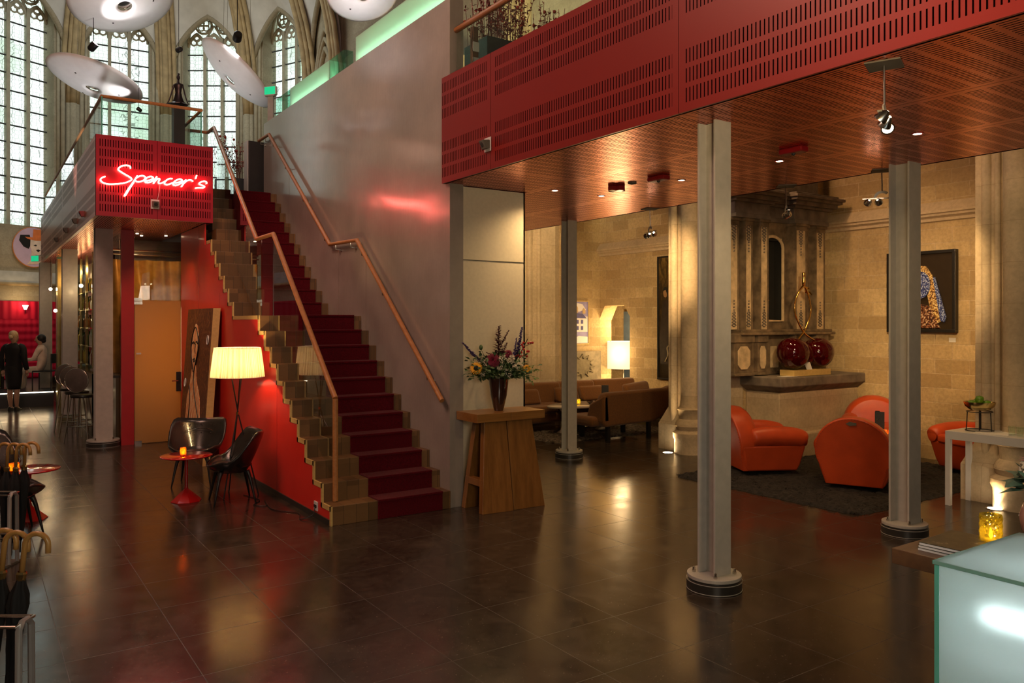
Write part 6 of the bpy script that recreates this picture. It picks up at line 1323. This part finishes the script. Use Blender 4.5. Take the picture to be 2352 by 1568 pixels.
for nm, pts, m_, of in (('painted_hair', [(-.72, .30), (-.66, .58), (-.2, .62), (-.1, .2), (-.25, -.10), (-.5, .0)], 'blackhair', .022), ('painted_hair', [(.55, .6), (.8, .45), (.78, .1), (.6, .25)], 'blackhair', .022),
    ('painted_neck', [(-.12, -.1), (.30, -.1), (.36, -.6), (.6, -.8), (-.35, -.9), (-.1, -.6)], pmat('painted_skin', (.80, .60, .48), .6), .024), ('painted_face', [(-.16, .45), (.5, .45), (.56, .1), (.42, -.25), (.22, -.42), (-.02, -.3), (-.18, 0)], pmat('painted_skin_light', (.85, .68, .56), .6), .027),
    ('painted_hat', [(-.45, .50), (-.05, .50), (-.02, .92), (.5, .92), (.62, .5), (.85, .62), (.7, .38), (.1, .34), (-.3, .40)], pmat('hat_orange', (.75, .20, .05), .6), .030),
    ('painted_lips', [(.10, -.14), (.22, -.09), (.34, -.14), (.22, -.24)], 'blackhair', .031), ('painted_eyes', [(-.02, .10), (.10, .14), (.16, .09), (.08, .06)], 'blackhair', .031), ('painted_eyes', [(.32, .10), (.42, .14), (.50, .10), (.42, .06)], 'blackhair', .031)):
    obj(nm, MB().slab(dpts(pts, of), tuple(nn*.003)), m_, t, world=True)
light('SPOT', 'apse_wall_fill', (1.1, 22.5, 3.1), 90, WARM2, (.9, 26, 3.9), .1, 75, 1)  # this and the next: unseen spots added for apse wall and banquette
light('SPOT', 'banquette_fill', (.5, 22.3, 3.2), 60, WARM2, (.3, 25.6, 1.6), .1, 90, 1)
light('SPOT', 'assumed_vault_uplight', (5.2, 20.5, 4.4), 220, WARM2, (6.5, 22.5, 11), .2, 100, 1)  # uplights assumed from the warm ribs; no fittings stand there
light('SPOT', 'assumed_vault_uplight', (2.0, 20.5, 4.4), 190, WARM2, (2.0, 25, 11), .2, 100, 1)
light('SPOT', 'shaft_pink_fill', (6.6, 15.5, 4.3), 120, (1, .35, .4), (8.6, 17, 6), .2, 80, 1)  # unseen pink spot added to tint the nave shafts
t = thing('pedestal', 'low black stand at the far end of the platform under the twisted candle holders', 'pedestal', (1.62, 21.6, ZF)); obj('block', MB().box(-.15, -.25, 0, .15, .25, .5), 'black', t)
for dy_, lab in ((-.12, 'twisted black candle holder on the far end of the platform, right one'), (.12, 'twisted black candle holder on the far end of the platform, left one')):
    o = obj('candle_holder', MB().tube([(.05*math.sin(k*1.3), .05*math.cos(k*1.7), .055*k) for k in range(9)], [.05, .022, .035, .02, .035, .02, .032, .02, .034], 8, smooth=3), 'black', smooth=True); o.location = (1.62, 21.6+dy_, ZF+.53); tag(o, lab, 'candle holder', 'twisted black candle holders')
# exit signs
def exit_sign(label, loc, rz, w=.26, h=.13, post=None):
    t = thing('exit_sign', label, 'sign', loc, rz, None)
    obj('case', MB().box(-w/2-.008, -.03, -h/2-.008, w/2+.008, .03, h/2+.008), 'white_plastic', t, bevel=.004); obj('lit_panel', MB().box(-w/2, -.034, -h/2, w/2, -.031, h/2), 'exit_green', t)
    if label.startswith('green illuminated exit sign at the far'): obj('bracket', MB().box(-.01, -.005, h/2, .01, .20, h/2+.02).box(-.01, .0, h/2, .2, .02, h/2+.02), 'steel_paint', t)
    if post: obj('post', MB().box(-.05, -.02, -post, .05, .02, -h/2-.03).box(-.09, -.03, -h/2-.03, .09, .03, -h/2-.008), 'steel_paint', t)
ra0 = face((fw[0], fw[1]))
exit_sign('green illuminated exit sign on a grey post at the end of the concrete wall', (4.10, 13.19, 5.76), ra0-.28, .20, .125, .54)
exit_sign('green illuminated exit sign at the far left end of the platform underside', (1.19, 21.3, 3.37), ra0-.45, .26, .125)
exit_sign('second green exit sign partly hidden behind the farthest column', (1.75, 21.9, 3.22), ra0-.45, .26, .14)
# ================= UPPER FLOOR =================
# lady sculpture on a black pedestal
o = thing('pedestal', 'slim black pedestal on the platform carrying the seated lady sculpture', 'pedestal', (2.57, 12.8, ZF)); obj('column_block', MB().box(-.08, -.08, 0, .08, .08, 1.22), 'black_plastic', o, bevel=.004); obj('cap', MB().box(-.10, -.10, 1.22, .10, .10, 1.235), 'black', o)
t = thing('lady_sculpture', 'dark bronze figure of a slender lady leaning on both straight arms', 'sculpture', (2.57, 12.8, ZF+1.236), ra0)
bz = pmat('dark_bronze', (.03, .022, .024), .35, .6, var=.3)
b = MB().lathe([(.115, 0), (.12, .015), (.085, .06), (.062, .12), (.045, .19), (.052, .25), (.068, .30), (.06, .325), (.022, .34), (.016, .365), (.018, .39)], (0, 0, 0), 20, sy=.6)
obj('body', b, bz, t, smooth=True)
obj('head', MB().ball((0, 0, .425), .03, 12, 9, (.85, 1, 1.3)).ball((.0, .01, .475), .017, 10, 7), bz, t, smooth=True)
for s in (-1, 1): obj('arm', MB().tube([(s*.062, 0, .315), (s*.095, -.01, .20), (s*.13, -.02, .08), (s*.165, -.03, .008)], [.014, .011, .009, .008], 8, smooth=3).ball((s*.172, -.035, .008), .012, 8, 6, (1.6, 1, .6)), bz, t, smooth=True)
obj('skirt', MB().lathe([(.15, .0), (.15, .010), (.10, .03)], (0, -.02, 0), 18, sy=.8), bz, t)
# planters with dried flowers
def planter(label, x0, y0, x1, y1, zh, hmin, hmax, n_, seed):
    t = thing('planter', label, 'planter', ((x0+x1)/2, (y0+y1)/2, ZF))
    obj('box', MB().box(x0, y0, ZF, x1, y1, ZF+zh), 'planter', t, world=True, bevel=.008)
    rnd = random.Random(seed); a = MB(); b = MB(); c = MB()
    for _ in range(n_):
        x = rnd.uniform(x0+.03, x1-.03); y = rnd.uniform(y0+.03, y1-.03); h = rnd.uniform(hmin, hmax); q = rnd.uniform(-.12, .12); w_ = rnd.uniform(-.12, .12)
        top_ = (x+q, y+w_, ZF+zh+h); a.tube([(x, y, ZF+zh-.05), (x+q*.3, y+w_*.3, ZF+zh+h*.5), top_], .0028, 4)
        T_ = rnd.choice((a, a, b, c))
        for k in range(rnd.randrange(8, 20)):
            f = rnd.uniform(.3, 1); T_.leaf((x+q*f**2, y+w_*f**2, ZF+zh+h*f), (rnd.uniform(-1, 1), rnd.uniform(-1, 1), rnd.uniform(-.3, 1)), rnd.uniform(.025, .06), rnd.uniform(.006, .016), (rnd.uniform(-1, 1), rnd.uniform(-1, 1), 1))
        if rnd.random() < .22: c.ball(top_, .022, 8, 6)
    for nm, m_, mm in (('dried_stems', a, 'dried'), ('dried_pale_leaves', b, 'dried_pink'), ('dried_red_heads', c, 'dried_red')):
        o = obj(nm, m_, mm, t, world=True); o['kind'] = 'stuff'
planter('black planter of tall dried flowers behind the mezzanine glass', 4.7, 7.4, 5.42, 7.9, 1.12, .3, .95, 90, 4)
planter('lower planter of pale and burgundy dried flowers behind the first one on the mezzanine', 5.5, 7.6, 6.7, 8.0, .62, .35, 1.3, 120, 8)
planter('black planter with dried red flowers at the top of the staircase', 3.45, 13.9, 3.95, 14.25, .42, .25, .75, 50, 6)
o = obj('black_panel', MB().box(-.16, -.11, 0, .16, .11, 1.0), 'black_plastic', bevel=.01); o.location = (4.05, 13.95, ZF); tag(o, 'tall black box standing at the top of the staircase', 'box')
o.location = (3.98, 13.62, ZF)
obj('pale_edge', MB().box(-.175, -.11, 0, -.161, .11, 1.0), 'white_plastic', o)
t = thing('socket_column', 'narrow post with white sockets and loose cables behind the mezzanine glass', 'post', (4.30, 7.02, ZF))
obj('post', MB().box(-.03, -.03, 0, .03, .03, 1.0), 'dark_wood', t)
for z in (.74, .58): obj('socket_plate', MB().box(-.04, -.042, z, .035, -.03, z+.10), 'white_plastic', t, bevel=.003)
obj('cable', MB().tube([(-.07, -.04, 1.1), (-.05, -.045, .9), (-.065, -.045, .8), (-.04, -.045, .7), (-.055, -.045, .55)], .003, 5, smooth=5), 'black', t)
# ================= DISH REFLECTORS =================
def dish(label, c, nrm, R, ex=(.35, .1)):
    t = thing('dish_reflector', label, 'lamp', c, 0, 'white dish reflectors hanging under the vault')
    A_ = Vector(nrm).normalized(); pr = [(R*.16, .002), (R*.16, .05)]+[(R*math.sin(k*PI/2/10*1.0)*1.0, .05+R*.12*(1-math.cos(k*PI/2/10))*-1+.0) for k in range(2, 11)]
    pr = [(R*(.14+.86*k/10), R*.24*(1-(k/10)**2)) for k in range(0, 11)]
    o = obj('dish', MB().lathe(pr, (0, 0, 0), 48, cap=False, axis=tuple(A_)), pmat('white_dish', (.80, .79, .76), .45, var=.03), t, smooth=True, solid=.02)
    obj('hub', MB().lathe([(R*.13, R*.24-.06), (R*.13, R*.24-.04)], (0, 0, 0), 20, axis=tuple(A_)).lathe([(R*.15, R*.24-.03), (R*.15, R*.24+.01)], (0, 0, 0), 20, cap=False, axis=tuple(A_)), 'chrome', t)
    U = A_.orthogonal().normalized(); W_ = A_.cross(U)
    for k in range(3):
        q = 2*PI*k/3; p = (U*math.cos(q)+W_*math.sin(q))*R*.55+A_*(R*.24*.78); obj('suspension_point', MB().ball(tuple(p), .018, 8, 5), 'black', t)
        obj('wire', MB().tube([tuple(p-A_*.06), (0, 0, 15.89-c[2])], .003, 4), 'chrome', t)
    light('SPOT', 'dish_fill', tuple(Vector(c)+A_*2.6), 110, (1, .96, .97), tuple(Vector(c)+U*.1), .1, 46, .9)  # extra spot without a fitting, added to whiten the dish underside
    return t
def projector(label, loc, tgt, pw, ang=26, s=.7):
    t = thing('projector', label, 'spotlight', loc, 0, 'small hanging projectors'); t.scale = (s, s, s); d = (Vector(tgt)-Vector(loc)).normalized()
    obj('housing', MB().lathe([(.05, -.13), (.075, -.10), (.08, .06), (.065, .065)], (0, 0, 0), 18, axis=tuple(d)), 'black', t, smooth='a'); obj('lamp', MB().lathe([(.06, .066), (.06, .070)], (0, 0, 0), 16, axis=tuple(d)), 'projector_lens', t)
    obj('cord', MB().tube([(0, 0, .08), (0, 0, (15.9-loc[2])/s)], .008, 5), 'black', t)
    light('SPOT', 'projector_beam', tuple(Vector(loc)+d*.09), pw, (1, .93, .95), tgt, .05, ang, .6)
dish('large white dish reflector cut by the top edge, above the platform', (1.85, 13.26, 6.84), (.20, -.42, -.885), .76)
dish('white dish reflector hanging left above the platform railing', (1.65, 14.6, 5.89), (-.281, -.11, -.953), .73)
dish('steeply tilted white dish reflector hanging before the second tall window', (3.85, 14.31, 6.3), (-.652, .078, -.754), .76)
dish('white dish reflector partly visible at the top above the glass light box', (4.87, 11.2, 6.92), (-.066, -.514, -.855), .55)
projector('hanging projector left, in front of the first tall window', (1.50, 13.49, 6.09), (1.95, 13.1, 6.7), 45, 60)
projector('small hanging projector above the bronze lady', (2.57, 12.77, 6.03), (2.0, 14.2, 5.9), 30, 40, .5)
projector('hanging projector with a lit pink lens near the tilted dish', (3.58, 13.29, 6.58), (3.7, 14.2, 6.35), 60, 60, .9)
projector('tiny hanging projector behind the platform glass', (2.24, 14.2, 5.4), (1.7, 14.5, 5.9), 20, 60, .4)
light('POINT', 'dish_point_fill', (4.7, 10.9, 6.2), 10, (1, .9, .95), size=.1)  # bare point light added to brighten the dish above the light box
# ================= PEOPLE =================
def skinned(name, verts, edges, radii, m, parent, sub=2, root=0):
    me = bpy.data.meshes.new(name); me.from_pydata(verts, edges, []); me.update(); me.materials.append(M[m] if isinstance(m, str) else m)
    o = bpy.data.objects.new(name, me); S.collection.objects.link(o); o.parent = parent
    md = o.modifiers.new('skin', 'SKIN'); md.use_smooth_shade = True
    for i, r in enumerate(radii):
        sv = me.skin_vertices[0].data[i]; sv.radius = r if isinstance(r, tuple) else (r, r); sv.use_root = (i == root)
    s = o.modifiers.new('sub', 'SUBSURF'); s.levels = sub; s.render_levels = sub
    return o
def hand(parent, wrist, d, m='skin', L=.09, name='hand'):
    d = Vector(d).normalized(); side = d.cross(Vector((0, 1, .1))).normalized(); w = Vector(wrist); mb = MB()
    mb.tube([w, w+d*.05, w+d*.085], [.022, .034, .03], 8)
    for k, (o_, l) in enumerate(((-.024, .055), (-.008, .065), (.008, .062), (.023, .05))):
        b = w+d*.08+side*o_; mb.tube([b, b+d*l*.55, b+d*l+Vector((0, -.008, -.004))], [.009, .008, .006], 6)
    b = w+d*.03-side*.028; mb.tube([b, b+(d*.8-side*.5)*.035, b+(d-side*.3)*.06], [.010, .009, .007], 6)
    return obj(name, mb, m, parent, smooth=True)
# standing woman in a black suit, back to the camera; local -y is towards the camera
t = thing('person', 'blonde person in a black jacket and skirt standing with back to the camera', 'person', (.71, 20.1, 0), ra0)
vs = [(0,0,.92),(0,0,1.06),(0,0,1.18),(0,.01,1.32),(0,.01,1.42),(0,0,1.50),
      (.12,.01,1.38),(.19,.0,1.34),(.235,-.02,1.08),(.25,.04,.86), (-.12,.01,1.38),(-.19,0,1.34),(-.235,-.02,1.08),(-.25,.04,.86),
      (.08,0,.86),(.075,0,.50),(.07,-.02,.30),(.065,.0,.08),(.065,.07,.035), (-.08,0,.86),(-.075,.0,.50),(-.07,-.02,.30),(-.065,0,.08),(-.065,.07,.035)]
ed = [(0,1),(1,2),(2,3),(3,4),(4,5),(3,6),(6,7),(7,8),(8,9),(3,10),(10,11),(11,12),(12,13),(0,14),(14,15),(15,16),(16,17),(17,18),(0,19),(19,20),(20,21),(21,22),(22,23)]
rd = [(.15,.10),(.13,.09),(.14,.10),(.13,.10),.06,.045,.07,.065,.05,.035,.07,.065,.05,.035,.085,.058,.056,.035,.03,.085,.058,.056,.035,.03]
skinned('body', vs, ed, rd, 'skin', t)
obj('jacket', MB().lathe([(.155,.80),(.165,.92),(.145,1.08),(.165,1.22),(.185,1.33),(.15,1.41),(.06,1.45),(.05,1.46)], (0,0,0), 24, sx=1.08, sy=.72), 'suit', t, smooth=True)
for s in (-1, 1): obj('sleeve', MB().tube([(s*.13,.01,1.375),(s*.20,0,1.33),(s*.245,-.02,1.08),(s*.258,.035,.89)], [.075,.068,.058,.045], 12, smooth=3), 'suit', t, smooth=True); hand(t, (s*.255,.04,.875), (s*.03,.1,-1))
obj('skirt', MB().lathe([(.14,.47),(.15,.55),(.17,.78),(.165,.92),(.15,.96)], (0,0,0), 24, sy=.78), 'suit', t, smooth=True)
hd = obj('head', MB().lathe([(.045,1.44),(.045,1.50),(.06,1.52),(.078,1.57),(.082,1.62),(.072,1.67),(.045,1.705),(.001,1.715)], (0,.005,0), 20, sy=1.15).tube([(0,.10,1.61),(0,.115,1.585),(0,.10,1.575)], [.006,.013,.006], 6).ball((-.08,0,1.60),.016,8,6,(.5,1,1.4)).ball((.08,0,1.60),.016,8,6,(.5,1,1.4)), 'skin', t, smooth=True)
obj('hair', MB().ball((0,-.015,1.635),.092,16,12,(.98,1.02,1.0)).ball((0,-.105,1.585),.042,12,8), 'blonde', t, smooth=True)
for s in (-1, 1):
    obj('shoe', MB().hexa([(s*.065-.035,-.07,0),(s*.065+.035,-.07,0),(s*.065+.035,.15,0),(s*.065-.035,.15,0),(s*.065-.03,-.06,.09),(s*.065+.03,-.06,.09),(s*.065+.025,.15,.035),(s*.065-.025,.15,.035)]), 'black', t, bevel=.012)
def seated(label, loc, rz, top_, hair, sc=1, arms=True):
    t = thing('person', label, 'person', loc, rz); t.scale = (sc, sc, sc)
    vs = [(0,0,.50),(0,0,.64),(0,.01,.80),(0,.03,.95),(0,.05,1.05),(.16,.03,.94),(.21,.12,.72),(.12,.34,.70),(-.16,.03,.94),(-.21,.12,.72),(-.12,.34,.70),(.09,.08,.48),(.10,.42,.48),(.10,.42,.08),(.10,.52,.04),(-.09,.08,.48),(-.10,.42,.48),(-.10,.42,.08),(-.10,.52,.04)]
    ed = [(0,1),(1,2),(2,3),(3,4),(3,5),(5,6),(6,7),(3,8),(8,9),(9,10),(0,11),(11,12),(12,13),(13,14),(0,15),(15,16),(16,17),(17,18)]
    rd = [(.15,.12),(.14,.10),(.15,.10),(.11,.08),.05,.065,.048,.036,.065,.048,.036,.085,.06,.045,.03,.085,.06,.045,.03]
    skinned('body', vs, ed, rd, top_, t)
    obj('head', MB().lathe([(.04,1.0),(.04,1.07),(.06,1.09),(.078,1.14),(.08,1.19),(.065,1.245),(.001,1.275)], (0,.06,0), 18, sy=1.15).tube([(0,.15,1.17),(0,.168,1.145),(0,.15,1.135)], [.006,.013,.006], 6).tube([(-.02,.148,1.10),(.02,.148,1.10)], .005, 5).ball((-.03,.135,1.18),.009,6,5).ball((.03,.135,1.18),.009,6,5), 'skin', t, smooth=True)
    obj('hair', MB().ball((0,.03,1.195),.098,14,10,(1,1,.98)).ball((0,-.01,1.14),.06,12,8), hair, t, smooth=True)
    hand(t, (.11,.36,.70), (-.2,1,-.1)); hand(t, (-.11,.36,.70), (.2,1,-.1))
    return t
seated('dark haired person in a beige shirt seated by the far column', (1.31, 21.12, .34), face((-.8, .35)), 'beige_shirt', 'blackhair')
seated('blonde person in black seated behind the standing one', (.78, 22.2, .34), face((.3, .9)), 'suit', 'blonde')
seated('person in a green top seated at the far left edge', (.10, 22.1, .34), face((.6, .5)), pmat('green_top', (.12, .16, .03), .8), pmat('brown_hair', (.06, .03, .015), .7))
def cafe_chair(label, loc, rz):
    t = thing('cafe_chair', label, 'chair', loc, rz, 'black dining chairs on the podium')
    obj('seat', MB().box(-.2, -.2, .43, .2, .2, .46), 'black', t, bevel=.01); obj('backrest', MB().box(-.2, -.21, .62, .2, -.19, .84), 'black', t, bevel=.01)
    for x, y, z in ((-.19, -.2, .84), (.19, -.2, .84), (-.19, .19, .44), (.19, .19, .44)): obj('leg', MB().tube([(x, y, z), (x, y, 0)], .013, 6), 'black', t)
    return t
k0 = cafe_chair('black dining chair under the person in the beige shirt', (1.35, 21.1, .34), face((-.8, .35)))
dup(k0, (.78, 22.15, .34), face((.3, .9)), 'black dining chair under the blonde person in black'); dup(k0, (.10, 22.05, .34), face((.6, .5)), 'black dining chair under the person in green')
for x, y, lab in ((.55, 21.9, 'dark dining table beside the person in beige'), (.35, 22.9, 'dark dining table farther back near the banquette')):
    t = thing('dining_table', lab, 'table', (x, y, .34)); obj('table_top', MB().box(-.3, -.3, .72, .3, .3, .75), 'dark_wood', t, bevel=.004); obj('pedestal', MB().tube([(0, 0, .02), (0, 0, .72)], .03, 10), 'black', t); obj('base', MB().box(-.2, -.2, 0, .2, .2, .02), 'black', t)
    o = obj('table_cup', MB().lathe([(.03, 0), (.04, .07), (.036, .07), (.028, .01)], (0, 0, 0), 12), 'white_plastic', smooth='a'); o.location = (x+.1, y-.1, 1.091); tag(o, 'white cup on the '+lab, 'cup')
